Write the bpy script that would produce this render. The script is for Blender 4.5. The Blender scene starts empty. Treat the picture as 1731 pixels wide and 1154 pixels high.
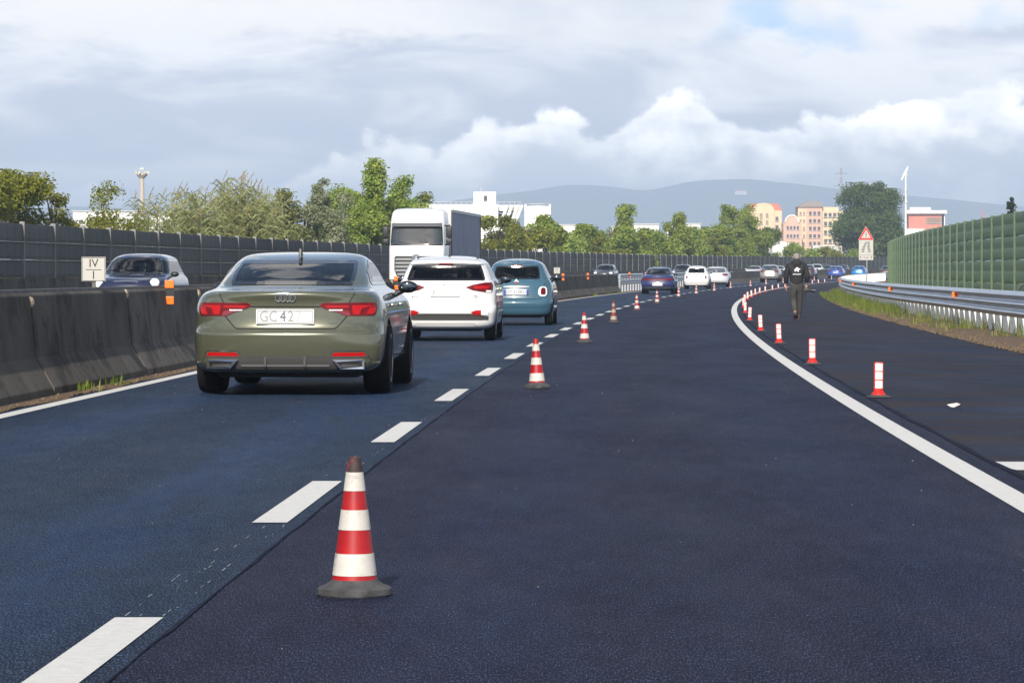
import bpy, bmesh, math, random
import numpy as np
from mathutils import Vector, Matrix
R = math.radians
rnd = random.Random(7)
SC = bpy.context.scene
COL = SC.collection

# ------------------------------------------------------------------ camera, sky, sun, exposure
CAM_H = 1.18
cam_d = bpy.data.cameras.new('camera'); cam = bpy.data.objects.new('camera', cam_d); COL.objects.link(cam)
cam.location = (0, 0, CAM_H); cam.rotation_euler = (R(90), 0, 0)
cam_d.sensor_width = 36.0; cam_d.lens = 5600 / 1731 * 36.0
cam_d.shift_y = -115 / 1731
cam_d.clip_start = 0.1; cam_d.clip_end = 40000
SC.camera = cam

SUN_EL, SUN_AZ = 34.0, 9.0          # elevation; degrees left of straight behind the camera
sun_d = bpy.data.lights.new('sun', 'SUN'); sun_d.energy = 5.0; sun_d.angle = R(0.55); sun_d.color = (1.0, 0.93, 0.82)
sun = bpy.data.objects.new('sun', sun_d); COL.objects.link(sun)
_to = Vector((-math.sin(R(SUN_AZ)) * math.cos(R(SUN_EL)), -math.cos(R(SUN_AZ)) * math.cos(R(SUN_EL)), math.sin(R(SUN_EL))))
sun.rotation_euler = _to.to_track_quat('Z', 'Y').to_euler()
sun.location = (-20, -50, 40)

SC.view_settings.view_transform = 'Standard'; SC.view_settings.look = 'None'
SC.view_settings.gamma = 1.0; SC.view_settings.exposure = 0.42; SC.view_settings.use_curve_mapping = False
SC.cycles.use_denoising = True
SC.cycles.max_bounces = 8; SC.cycles.transparent_max_bounces = 16; SC.cycles.volume_bounces = 0

W = bpy.data.worlds.new('World'); SC.world = W; W.use_nodes = True
W.cycles.sampling_method = 'MANUAL'; W.cycles.sample_map_resolution = 512
def build_world():
    nt = W.node_tree; N = nt.nodes; L = nt.links
    for n in list(N): N.remove(n)
    def nd(t, **k):
        n = N.new(t)
        for a, b in k.items(): setattr(n, a, b)
        return n
    def mth(op, a, b=None, c=None, clamp=False):
        n = nd('ShaderNodeMath', operation=op, use_clamp=clamp)
        for i, v in enumerate((a, b, c)):
            if v is None: continue
            if isinstance(v, (int, float)): n.inputs[i].default_value = v
            else: L.new(v, n.inputs[i])
        return n.outputs[0]
    def mixc(f, a, b):
        n = nd('ShaderNodeMix', data_type='RGBA')
        if isinstance(f, (int, float)): n.inputs[0].default_value = f
        else: L.new(f, n.inputs[0])
        for i, v in ((6, a), (7, b)):
            if isinstance(v, tuple): n.inputs[i].default_value = (*v, 1)
            else: L.new(v, n.inputs[i])
        return n.outputs[2]
    def sstep(v, lo, hi):
        n = nd('ShaderNodeMapRange', interpolation_type='SMOOTHSTEP')
        L.new(v, n.inputs[0]); n.inputs[1].default_value = lo; n.inputs[2].default_value = hi
        return n.outputs[0]
    sky = nd('ShaderNodeTexSky', sky_type='NISHITA', sun_disc=False)
    sky.sun_elevation = R(SUN_EL); sky.sun_rotation = math.atan2(_to.x, _to.y)
    sky.air_density = 1.0; sky.dust_density = 1.5; sky.ozone_density = 1.2
    tc = nd('ShaderNodeTexCoord'); sep = nd('ShaderNodeSeparateXYZ'); L.new(tc.outputs['Generated'], sep.inputs[0])
    x, y, z = sep.outputs
    az = mth('ARCTAN2', x, y)
    el = mth('ARCSINE', z)
    def noise(sx, sy, scale, detail, rough=0.55, off=0.0, dist=0.0):
        c = nd('ShaderNodeCombineXYZ')
        L.new(mth('MULTIPLY', az, sx), c.inputs[0]); L.new(mth('MULTIPLY', el, sy), c.inputs[1]); c.inputs[2].default_value = off
        n = nd('ShaderNodeTexNoise'); n.inputs['Scale'].default_value = scale; n.inputs['Detail'].default_value = detail
        n.inputs['Roughness'].default_value = rough; n.inputs['Distortion'].default_value = dist
        L.new(c.outputs[0], n.inputs['Vector']); return n.outputs[0]
    S = 0.1
    def col(r, g, b): return (r / S, g / S, b / S)
    # grey-blue stratus in long streaks, bluer and paler towards the horizon
    st = noise(1.0, 3.4, 13.0, 4, 0.58, 3.1, 0.5)
    base = mixc(sstep(st, 0.38, 0.64), col(0.58, 0.61, 0.71), col(1.08, 1.06, 1.05))
    base = mixc(sstep(el, 0.040, 0.006), base, col(0.60, 0.67, 0.76))
    # broken white deck with blue gaps, from about 4 degrees up and over the whole sky
    hi = noise(1.0, 1.9, 9.0, 4, 0.6, 8.3)
    gap = noise(1.0, 1.5, 4.6, 5, 0.62, 4.9)
    def bell(c, w): return mth('POWER', 2.718, mth('MULTIPLY', mth('POWER', mth('DIVIDE', mth('SUBTRACT', az, c), w), 2.0), -1.0))
    gap = mth('ADD', gap, mth('SUBTRACT', mth('MULTIPLY', bell(0.078, 0.030), 0.19), mth('MULTIPLY', bell(-0.11, 0.06), 0.10)))
    deck = mixc(sstep(mth('ADD', gap, mth('MULTIPLY', sstep(el, 0.10, 0.40), 0.125)), 0.50, 0.58), mixc(sstep(hi, 0.36, 0.60), col(0.72, 0.74, 0.80), col(1.06, 1.02, 0.97)), mixc(sstep(el, 0.35, 0.05), sky.outputs[0], col(0.46, 0.70, 1.0)))
    wob = noise(1.0, 1.7, 30.0, 4, 0.62, 5.5, 0.0)
    lift = mth('ADD', el, mth('MULTIPLY', mth('SUBTRACT', wob, 0.5), 0.036))
    base = mixc(sstep(lift, 0.0665, 0.0745), base, deck)
    # cumulus bank: its top edge rises to the right of the view, billowing at several sizes
    fc = nd('ShaderNodeFloatCurve'); cu = fc.mapping.curves[0]
    pts = [(0.0, .50), (0.10, .42), (0.18, .36), (0.27, .50), (0.37, .60), (0.43, .64), (0.50, .72), (0.545, .76), (0.58, .70), (0.63, .80), (0.68, .86), (0.71, .70), (0.76, .74), (0.80, .80), (0.835, .70), (0.88, .80), (0.94, .88), (1.0, .84)]
    cu.points[0].location = pts[0]; cu.points[1].location = pts[-1]
    for p in pts[1:-1]: cu.points.new(*p)
    fc.mapping.update()
    mr = nd('ShaderNodeMapRange'); L.new(az, mr.inputs[0]); mr.inputs[1].default_value = -0.154; mr.inputs[2].default_value = 0.154
    L.new(mr.outputs[0], fc.inputs['Value'])
    slow = noise(1.0, 0.0, 5.0, 3, 0.5, 12.0)
    edge = mth('ADD', mth('MULTIPLY', fc.outputs[0], 0.066), mth('MULTIPLY', mth('SUBTRACT', slow, 0.5), 0.006))
    b1 = mth('MULTIPLY', mth('ABSOLUTE', mth('SUBTRACT', noise(1.0, 1.2, 30.0, 2, 0.5, 1.0, 0.0), 0.5)), 3.2)
    fine = noise(1.0, 1.3, 48.0, 6, 0.62, 20.0, 0.0)
    bump = mth('ADD', mth('MULTIPLY', mth('SUBTRACT', 1.0, b1), 0.012), mth('MULTIPLY', mth('SUBTRACT', fine, 0.5), 0.030))
    d = mth('SUBTRACT', mth('ADD', edge, 0.006), mth('ADD', el, bump))
    m_top = sstep(d, -0.0016, 0.0030)
    m_bot = sstep(mth('ADD', el, mth('MULTIPLY', mth('SUBTRACT', wob, 0.5), 0.020)), 0.010, 0.034)
    lum = noise(1.0, 1.5, 26.0, 4, 0.6, 31.0, 0.0)
    inner = mixc(sstep(mth('ADD', mth('MULTIPLY', lum, 0.8), mth('MULTIPLY', b1, 0.2)), 0.38, 0.62), col(0.80, 0.82, 0.88), col(2.0, 1.92, 1.76))
    inner = mixc(mth('MULTIPLY', sstep(d, 0.014, 0.0), 0.5), inner, col(2.1, 2.02, 1.85))
    wide = mth('ADD', az, mth('MULTIPLY', mth('SUBTRACT', lum, .5), .10))
    mask = mth('MULTIPLY', mth('MULTIPLY', m_top, m_bot), mth('ADD', mth('MULTIPLY', sstep(wide, -0.10, -0.02), 0.30), 0.68))
    out = mixc(mask, base, inner)
    bg = nd('ShaderNodeBackground'); bg.inputs[1].default_value = S; L.new(out, bg.inputs[0])
    o = nd('ShaderNodeOutputWorld'); L.new(bg.outputs[0], o.inputs[0])
build_world()

# ------------------------------------------------------------------ road geometry: one gentle right-hand curve, slightly rising
def zg(y): y = min(max(y, 0.0), 600.0); return 4e-6 * y * y
def DX(y): t = y / 100.0; return -1.577 + 2.458 * t + 2.104 * t * t
def DS(y): return 0.02458 + 0.0004208 * y
def head(y): return -math.atan(DS(y))            # rotation_euler.z of something heading along the road
def on_road(y, off, dz=0.0): return (DX(y) + off, y, zg(y) + dz)

# ------------------------------------------------------------------ helpers
def pch(xs, ys):
    xs = np.asarray(xs, float); ys = np.asarray(ys, float); h = np.diff(xs); d = np.diff(ys) / h
    m = np.zeros(len(xs)); m[0] = d[0]; m[-1] = d[-1]
    for i in range(1, len(xs) - 1):
        if d[i-1] * d[i] > 0:
            w1 = 2*h[i] + h[i-1]; w2 = h[i] + 2*h[i-1]; m[i] = (w1 + w2) / (w1/d[i-1] + w2/d[i])
    def f(x):
        x = np.clip(np.asarray(x, float), xs[0], xs[-1]); i = np.clip(np.searchsorted(xs, x) - 1, 0, len(h) - 1)
        t = (x - xs[i]) / h[i]; a = ys[i]; b = ys[i+1]
        return (2*t**3 - 3*t**2 + 1)*a + (t**3 - 2*t**2 + t)*h[i]*m[i] + (-2*t**3 + 3*t**2)*b + (t**3 - t**2)*h[i]*m[i+1]
    return f

class MB:
    def __init__(s): s.v = []; s.f = []; s.mi = []
    def add(s, vs, fs, mi=0):
        o = len(s.v); s.v += [tuple(map(float, p)) for p in vs]
        for f in fs: s.f.append([i + o for i in f]); s.mi.append(mi)
        return s
    def box(s, c, d, rot=None, mi=0):
        hx, hy, hz = d[0]/2, d[1]/2, d[2]/2
        P = [Vector((x, y, z)) for x in (-hx, hx) for y in (-hy, hy) for z in (-hz, hz)]
        if rot is not None: P = [rot @ p for p in P]
        P = [p + Vector(c) for p in P]
        return s.add(P, [(0,1,3,2),(4,6,7,5),(0,4,5,1),(2,3,7,6),(0,2,6,4),(1,5,7,3)], mi)
    def tube(s, pts, rs, n=10, cap=True, mi=0, flat=1.0):
        pts = [Vector(p) for p in pts]
        if isinstance(rs, (int, float)): rs = [rs] * len(pts)
        vs = []; up = Vector((0.0, 0.0, 1.0))
        for i, p in enumerate(pts):
            t = (pts[min(i+1, len(pts)-1)] - pts[max(i-1, 0)]).normalized()
            a = t.cross(up)
            if a.length < 1e-3: a = t.cross(Vector((0, 1, 0)))
            a.normalize(); b = a.cross(t)
            for k in range(n):
                th = 2*math.pi*k/n
                vs.append(p + a*math.cos(th)*rs[i] + b*math.sin(th)*rs[i]*flat)
        fs = [(i*n+k, i*n+(k+1)%n, (i+1)*n+(k+1)%n, (i+1)*n+k) for i in range(len(pts)-1) for k in range(n)]
        if cap: fs += [tuple(range(n))[::-1], tuple((len(pts)-1)*n + k for k in range(n))]
        return s.add(vs, fs, mi)
    def lathe(s, prof, n=24, M=None, mi=0):
        vs = []
        for r, z in prof:
            for k in range(n):
                th = 2*math.pi*k/n; p = Vector((r*math.cos(th), r*math.sin(th), z))
                vs.append(M @ p if M is not None else p)
        fs = [(i*n+k, i*n+(k+1)%n, (i+1)*n+(k+1)%n, (i+1)*n+k) for i in range(len(prof)-1) for k in range(n)]
        if prof[0][0] > 1e-5: fs.append(tuple(range(n))[::-1])
        if prof[-1][0] > 1e-5: fs.append(tuple((len(prof)-1)*n+k for k in range(n)))
        return s.add(vs, fs, mi)
    def prism(s, poly, axis, a, b, mi=0):
        def P(u, v, w): return {'x': (w, u, v), 'y': (u, w, v), 'z': (u, v, w)}[axis]
        n = len(poly)
        vs = [P(u, v, a) for u, v in poly] + [P(u, v, b) for u, v in poly]
        fs = [tuple(range(n))[::-1], tuple(range(n, 2*n))] + [(i, (i+1) % n, n+(i+1) % n, n+i) for i in range(n)]
        return s.add(vs, fs, mi)
    def grid(s, G, mi=0, close_u=False):
        a, b = len(G), len(G[0]); vs = [p for row in G for p in row]
        fs = [(i*b+j, i*b+(j+1) % b, (i+1)*b+(j+1) % b, (i+1)*b+j) for i in range(a-1) for j in range(b if close_u else b-1)]
        return s.add(vs, fs, mi)
    def ball(s, c, r, n=12, m=8, rot=None, mi=0):
        c = Vector(c); r = Vector(r) if not isinstance(r, (int, float)) else Vector((r, r, r))
        vs = []
        for i in range(m+1):
            ph = math.pi*i/m
            for k in range(n):
                th = 2*math.pi*k/n
                p = Vector((math.sin(ph)*math.cos(th)*r.x, math.sin(ph)*math.sin(th)*r.y, math.cos(ph)*r.z))
                vs.append(c + (rot @ p if rot is not None else p))
        return s.add(vs, [(i*n+k, (i+1)*n+k, (i+1)*n+(k+1) % n, i*n+(k+1) % n) for i in range(m) for k in range(n)], mi)
    def mesh(s, name, mats, smooth=None, bevel=0.0, fix=True):
        me = bpy.data.meshes.new(name); me.from_pydata(s.v, [], s.f)
        if not isinstance(mats, (list, tuple)): mats = [mats]
        for m in mats: me.materials.append(m)
        if len(mats) > 1: me.polygons.foreach_set('material_index', s.mi)
        if fix or bevel:
            bm = bmesh.new(); bm.from_mesh(me)
            bmesh.ops.remove_doubles(bm, verts=bm.verts, dist=1e-5)
            bmesh.ops.recalc_face_normals(bm, faces=bm.faces)
            if bevel:
                ed = [e for e in bm.edges if len(e.link_faces) == 2 and e.calc_face_angle(0) > R(28)]
                bmesh.ops.bevel(bm, geom=ed, offset=bevel, segments=2, profile=0.6, affect='EDGES', clamp_overlap=True)
            bm.to_mesh(me); bm.free()
        if smooth is not None:
            me.shade_smooth()
            if smooth < 180: me.set_sharp_from_angle(angle=R(smooth))
        me.update(); return me
    def build(s, name, mats, parent=None, smooth=None, bevel=0.0, loc=None, rotz=0.0, fix=True):
        return obj(name, s.mesh(name, mats, smooth, bevel, fix), parent, loc, rotz)

def obj(name, me, parent=None, loc=None, rotz=0.0):
    o = bpy.data.objects.new(name, me); COL.objects.link(o)
    if parent is not None: o.parent = parent
    if loc is not None: o.location = loc
    if rotz: o.rotation_euler = (0, 0, rotz)
    return o
def tag(o, label=None, cat=None, group=None, kind=None):
    if label: o['label'] = label
    if cat: o['category'] = cat
    if group: o['group'] = group
    if kind: o['kind'] = kind
    return o
def thing(name, label, cat, loc=(0, 0, 0), rotz=0.0, group=None):
    o = obj(name, None, None, loc, rotz); return tag(o, label, cat, group)
def copy_tree(o, parent=None):
    c = o.copy(); COL.objects.link(c); c.parent = parent
    for ch in list(o.children): copy_tree(ch, c)
    return c
def struct(o): o['kind'] = 'structure'; return o

MATS = {}
def mat(name, col, rough=0.6, metal=0.0, spec=0.5, coat=0.0, var=0.0, vscale=4.0, bump=0.0, bscale=30.0, emit=None, rand=0.0, stretch=None, col2=None, dirt=None, trans=0.0, sub=0.0):
    """principled material: noise mix to col2, per-object brightness, bump; Object coordinates"""
    if name in MATS: return MATS[name]
    m = bpy.data.materials.new(name); m.use_nodes = True; MATS[name] = m
    nt = m.node_tree; N = nt.nodes; L = nt.links; b = N['Principled BSDF']
    b.inputs['Base Color'].default_value = (*col, 1); b.inputs['Roughness'].default_value = rough
    b.inputs['Metallic'].default_value = metal; b.inputs['Specular IOR Level'].default_value = spec
    b.inputs['Coat Weight'].default_value = coat; b.inputs['Coat Roughness'].default_value = 0.03
    tc = N.new('ShaderNodeTexCoord'); vec = tc.outputs['Object']
    if stretch:
        mp = N.new('ShaderNodeMapping'); mp.inputs['Scale'].default_value = stretch; L.new(vec, mp.inputs[0]); vec = mp.outputs[0]
    cur = None
    if var or col2:
        nz = N.new('ShaderNodeTexNoise'); nz.inputs['Scale'].default_value = vscale; nz.inputs['Detail'].default_value = 6; nz.inputs['Roughness'].default_value = 0.6
        L.new(vec, nz.inputs['Vector'])
        mr = N.new('ShaderNodeMapRange'); mr.inputs[1].default_value = 0.32; mr.inputs[2].default_value = 0.68; L.new(nz.outputs[0], mr.inputs[0])
        mx = N.new('ShaderNodeMix'); mx.data_type = 'RGBA'; L.new(mr.outputs[0], mx.inputs[0])
        c2 = col2 if col2 else tuple(min(1, c*(1+var)) for c in col)
        mx.inputs[6].default_value = (*(tuple(c*(1-var) for c in col)), 1); mx.inputs[7].default_value = (*c2, 1)
        cur = mx.outputs[2]
    if dirt:
        nz = N.new('ShaderNodeTexNoise'); nz.inputs['Scale'].default_value = dirt[1]; nz.inputs['Detail'].default_value = 8; nz.inputs['Roughness'].default_value = 0.65
        L.new(tc.outputs['Object'], nz.inputs['Vector'])
        mr = N.new('ShaderNodeMapRange'); mr.inputs[1].default_value = dirt[2]; mr.inputs[2].default_value = dirt[2]+0.12; L.new(nz.outputs[0], mr.inputs[0])
        mx = N.new('ShaderNodeMix'); mx.data_type = 'RGBA'; L.new(mr.outputs[0], mx.inputs[0])
        if cur: L.new(cur, mx.inputs[6])
        else: mx.inputs[6].default_value = (*col, 1)
        mx.inputs[7].default_value = (*dirt[0], 1); cur = mx.outputs[2]
    if rand:
        oi = N.new('ShaderNodeObjectInfo'); mr = N.new('ShaderNodeMapRange'); mr.inputs[3].default_value = 1-rand; mr.inputs[4].default_value = 1+rand
        L.new(oi.outputs['Random'], mr.inputs[0])
        vm = N.new('ShaderNodeVectorMath'); vm.operation = 'SCALE'
        if cur: L.new(cur, vm.inputs[0])
        else: vm.inputs[0].default_value = col
        L.new(mr.outputs[0], vm.inputs['Scale']); cur = vm.outputs[0]
    if cur: L.new(cur, b.inputs['Base Color'])
    if bump:
        nz = N.new('ShaderNodeTexNoise'); nz.inputs['Scale'].default_value = bscale; nz.inputs['Detail'].default_value = 5
        L.new(tc.outputs['Object'], nz.inputs['Vector'])
        bp = N.new('ShaderNodeBump'); bp.inputs['Strength'].default_value = bump; bp.inputs['Distance'].default_value = 0.02
        L.new(nz.outputs[0], bp.inputs['Height']); L.new(bp.outputs[0], b.inputs['Normal'])
    if emit:
        b.inputs['Emission Color'].default_value = (*emit[0], 1); b.inputs['Emission Strength'].default_value = emit[1]
    return m

def glass_mat(name, tint, rough=0.01):
    m = bpy.data.materials.new(name); m.use_nodes = True; MATS[name] = m
    nt = m.node_tree; N = nt.nodes; L = nt.links
    for n in list(N): N.remove(n)
    tr = N.new('ShaderNodeBsdfTransparent'); tr.inputs[0].default_value = (*tint, 1)
    gl = N.new('ShaderNodeBsdfGlossy'); gl.inputs['Roughness'].default_value = rough
    fr = N.new('ShaderNodeFresnel'); fr.inputs[0].default_value = 1.52
    mx = N.new('ShaderNodeMixShader'); L.new(fr.outputs[0], mx.inputs[0]); L.new(tr.outputs[0], mx.inputs[1]); L.new(gl.outputs[0], mx.inputs[2])
    o = N.new('ShaderNodeOutputMaterial'); L.new(mx.outputs[0], o.inputs[0]); return m

def road_mat(name, c1, c2, speck, rough, streak=None, patch=0.6, bumpk=0.5, track=None, warm=None):
    """asphalt: aggregate speckle, wear patches along the road, optional cross streaks, chip relief"""
    m = bpy.data.materials.new(name); m.use_nodes = True; MATS[name] = m
    nt = m.node_tree; N = nt.nodes; L = nt.links; b = N['Principled BSDF']
    g = N.new('ShaderNodeNewGeometry'); pos = g.outputs['Position']
    def nz(scale, detail=4, rough_=0.6, st=None):
        n = N.new('ShaderNodeTexNoise'); n.inputs['Scale'].default_value = scale; n.inputs['Detail'].default_value = detail; n.inputs['Roughness'].default_value = rough_
        if st:
            mp = N.new('ShaderNodeMapping'); mp.inputs['Scale'].default_value = st; L.new(pos, mp.inputs[0]); L.new(mp.outputs[0], n.inputs['Vector'])
        else: L.new(pos, n.inputs['Vector'])
        return n.outputs[0]
    def rng(v, a, c, lo=0.0, hi=1.0):
        r = N.new('ShaderNodeMapRange'); L.new(v, r.inputs[0]); r.inputs[1].default_value = a; r.inputs[2].default_value = c; r.inputs[3].default_value = lo; r.inputs[4].default_value = hi; return r.outputs[0]
    def mixc(f, a, c):
        n = N.new('ShaderNodeMix'); n.data_type = 'RGBA'; L.new(f, n.inputs[0])
        for i, v in ((6, a), (7, c)):
            if isinstance(v, tuple): n.inputs[i].default_value = (*v, 1)
            else: L.new(v, n.inputs[i])
        return n.outputs[2]
    big = rng(nz(0.5, 5, 0.6, (1.6, 0.22, 1)), 0.36, 0.66)
    if track is not None:   # tyre-polished wheel tracks follow the lane: lateral distance from the dashed line
        sp = N.new('ShaderNodeSeparateXYZ'); L.new(pos, sp.inputs[0])
        def mt(op, p, q=None, r=None):
            n = N.new('ShaderNodeMath'); n.operation = op
            for i, v in enumerate((p, q, r)):
                if v is None: continue
                if isinstance(v, (int, float)): n.inputs[i].default_value = v
                else: L.new(v, n.inputs[i])
            return n.outputs[0]
        u = mt('SUBTRACT', sp.outputs[0], mt('ADD', mt('MULTIPLY', sp.outputs[1], mt('MULTIPLY_ADD', sp.outputs[1], 0.0002104, 0.02458)), -1.577))
        u = mt('ADD', u, mt('MULTIPLY', mt('SUBTRACT', nz(1.0, 3, 0.6, (0.8, 0.12, 1)), 0.5), 0.8))
        dd = mt('ABSOLUTE', mt('SUBTRACT', mt('ABSOLUTE', mt('SUBTRACT', u, track)), 0.9))
        big = mt('ADD', mt('MULTIPLY', rng(dd, 0.55, 0.12), 0.75), mt('MULTIPLY', big, 0.25))
    col = mixc(big, c1, c2)
    if warm is not None: col = mixc(rng(nz(1.0, 5, 0.65, (2.6, 0.5, 1)), 0.48, 0.68, 0, 0.75), col, warm)
    # broken stones stand up from the surface, so seen low along the road they read taller than they lie
    fine = nz(1.0, 2, 0.75, (185, 26, 60))
    col = mixc(rng(fine, 0.50, 0.70), col, speck)
    dk = nz(1.0, 2, 0.7, (150, 21, 50))
    col = mixc(rng(dk, 0.53, 0.68, 0, 0.8), col, tuple(c * 0.25 for c in c1))
    col = mixc(rng(nz(1.0, 4, 0.6, (9, 1.6, 1)), 0.35, 0.7, 0, 0.35), col, tuple(c * 0.6 for c in c1))
    rg = rng(nz(0.8, 4, 0.6, (1.2, 0.3, 1)), 0.3, 0.7, rough - 0.07, rough + 0.07)
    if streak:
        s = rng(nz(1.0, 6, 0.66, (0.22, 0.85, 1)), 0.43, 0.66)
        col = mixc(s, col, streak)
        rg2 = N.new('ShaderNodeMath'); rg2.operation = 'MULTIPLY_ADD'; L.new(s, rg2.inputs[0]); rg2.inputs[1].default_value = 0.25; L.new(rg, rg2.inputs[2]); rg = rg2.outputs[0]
    L.new(col, b.inputs['Base Color']); L.new(rg, b.inputs['Roughness'])
    b.inputs['Specular IOR Level'].default_value = 0.025
    bp = N.new('ShaderNodeBump'); bp.inputs['Strength'].default_value = bumpk; bp.inputs['Distance'].default_value = 0.004
    L.new(fine, bp.inputs['Height']); L.new(bp.outputs[0], b.inputs['Normal'])
    return m
# ------------------------------------------------------------------ the setting: ground, carriageways, shoulder, markings
M_GROUND = mat('soil_grass', (0.07, 0.085, 0.03), 0.95, col2=(0.13, 0.12, 0.06), vscale=0.4, bump=0.4, bscale=8)
M_ROAD_L = road_mat('asphalt_left', (0.0060, 0.0095, 0.021), (0.0080, 0.020, 0.055), (0.105, 0.17, 0.29), 0.62, bumpk=0.25, track=-1.6, warm=(0.012, 0.013, 0.022))  # asphalt base colours carry the blue reflection of the sky
M_ROAD_R = road_mat('asphalt_right', (0.0052, 0.0058, 0.0150), (0.0058, 0.0098, 0.031), (0.095, 0.115, 0.20), 0.64, bumpk=0.25, track=2.0, warm=(0.0125, 0.0105, 0.020))
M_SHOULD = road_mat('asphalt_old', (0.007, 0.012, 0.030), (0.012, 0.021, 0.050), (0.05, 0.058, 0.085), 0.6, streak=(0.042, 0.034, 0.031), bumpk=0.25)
M_SEAM = mat('seam', (0.013, 0.017, 0.030), 0.9, spec=0.03, var=0.4, vscale=3)
M_PAINT = mat('road_paint', (0.56, 0.555, 0.53), 0.8, col2=(0.47, 0.47, 0.465), vscale=22, dirt=((0.25, 0.25, 0.26), 14, 0.66), bump=0.3, bscale=90)
M_DIRT = mat('verge_dirt', (0.060, 0.036, 0.018), 0.95, col2=(0.125, 0.078, 0.040), vscale=3.5, bump=0.9, bscale=14)

def ys(a, b, step): n = max(2, int(round((b-a)/step))+1); return [a+(b-a)*i/(n-1) for i in range(n)]
def strip(name, o0, o1, y0, y1, dz, m, parent=None, step=4.0, cols=2, wob=0.0):
    f0 = o0 if callable(o0) else (lambda y: o0); f1 = o1 if callable(o1) else (lambda y: o1)
    mb = MB(); G = []
    for y in ys(y0, y1, step):
        a, b = f0(y), f1(y)
        G.append([(DX(y)+a+(b-a)*j/(cols-1)+(rnd.uniform(-wob, wob) if wob else 0), y, zg(y)+(dz(y) if callable(dz) else dz)) for j in range(cols)])
    return mb.grid(G).build(name, m, parent)

gy = [-80, -20, 0] + list(range(20, 620, 20)) + [650, 1000, 2000, 4000, 7000, 11000]
gb = MB(); gb.grid([[(x, y, zg(y)-0.06) for x in (-9000, -2500, -600, -60, 0, 60, 150, 600, 2500, 9000)] for y in gy])
struct(gb.build('ground', M_GROUND))
road = struct(strip('road', -3.62, 0.155, -30, 640, 0.0, M_ROAD_L))
road_r = struct(strip('road', 0.155, 3.98, -30, 640, 0.0, M_ROAD_R))
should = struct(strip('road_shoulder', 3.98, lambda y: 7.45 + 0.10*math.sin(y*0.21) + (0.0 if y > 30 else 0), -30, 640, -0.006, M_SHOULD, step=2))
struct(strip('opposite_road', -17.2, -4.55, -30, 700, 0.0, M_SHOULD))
struct(strip('verge', -4.6, lambda y: -3.60 + 0.05*math.sin(y*1.7)+0.03*math.sin(y*4.1), -20, 640, 0.004, M_DIRT, step=1.0))
struct(strip('verge', lambda y: 7.40 + 0.12*math.sin(y*0.9)+0.06*math.sin(y*3.3), 10.0, 20, 420, lambda y: 0.004, M_DIRT, step=1.0))
strip('joint_seam', lambda y: 0.148 + 0.004*math.sin(y*2.1)+0.003*math.sin(y*7), lambda y: 0.160 + 0.004*math.sin(y*2.9)+0.003*math.sin(y*5.3), 6, 120, 0.004, M_SEAM, road, step=0.5)
strip('joint_seam', lambda y: 3.955 + 0.006*math.sin(y*1.1), lambda y: 4.0 + 0.012*math.sin(y*2.3), 12, 200, 0.004, M_SEAM, should, step=0.7)
strip('edge_line', -3.53, -3.375, -20, 600, 0.004, M_PAINT, road, step=3)
strip('edge_line', 3.635, 3.805, -20, 600, 0.004, M_PAINT, road_r, step=3)
k = 0
while 8.22 + 7.43*k < 470:
    y0 = 8.22 + 7.43*k
    strip('lane_dash', -0.088, 0.078, y0, y0+3.12, 0.004, M_PAINT, road, step=0.8); k += 1
# old paint bleed beside the dashes: thin broken traces
mb = MB()
for y0, y1, o in ((11.4, 15.6, 0.075), (11.4, 15.6, -0.01), (11.4, 14.2, -0.07), (18.9, 23.0, 0.06), (19.0, 21.5, -0.05), (26.5, 30.4, 0.06)):
    y = y0
    while y < y1:
        l = rnd.uniform(0.02, 0.16)
        if rnd.random() < 0.38:
            w = rnd.uniform(0.0008, 0.0024); oo = o + rnd.uniform(-0.008, 0.008)
            mb.add([on_road(y, oo-w, 0.003), on_road(y, oo+w, 0.003), on_road(y+l, oo+w, 0.003), on_road(y+l, oo-w, 0.003)], [(0, 1, 2, 3)])
        y += l + rnd.uniform(0.02, 0.12)
tag(mb.build('paint_traces', mat('paint_trace', (0.34, 0.35, 0.37), .8), road), kind='stuff')
mb = MB(); mb.add([on_road(20.80, 3.90, -.002), on_road(20.78, 4.6, -.002), on_road(20.72, 7.2, -.002), on_road(19.88, 7.2, -.002), on_road(19.92, 4.04, -.002)], [(0, 4, 3, 2, 1)])
mb.build('hatch_stripe', M_PAINT, should)

# ------------------------------------------------------------------ concrete median barrier, element by element
M_CONC = mat('barrier_concrete', (0.042, 0.037, 0.030), 0.9, col2=(0.105, 0.091, 0.075), vscale=1.1, stretch=(1, 1.3, 0.7), dirt=((0.028, 0.024, 0.020), 1.6, 0.52), bump=0.5, bscale=25, rand=0.12)
M_STEEL = mat('galvanised_steel', (0.46, 0.49, 0.53), 0.42, 0.85, var=0.15, vscale=3, bump=0.08, bscale=20)
M_DKSTEEL = mat('weathered_steel', (0.13, 0.12, 0.115), 0.6, 0.5, var=0.3, vscale=5)
M_ORANGE = mat('orange_reflector', (0.95, 0.17, 0.01), 0.35, coat=0.4, emit=None)
M_BLACKP = mat('black_plastic', (0.016, 0.016, 0.018), 0.45)
M_RUBBLE = mat('mortar', (0.33, 0.27, 0.19), 0.95, var=0.4, vscale=20, bump=1.0, bscale=40)
NJ = -4.18
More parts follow.
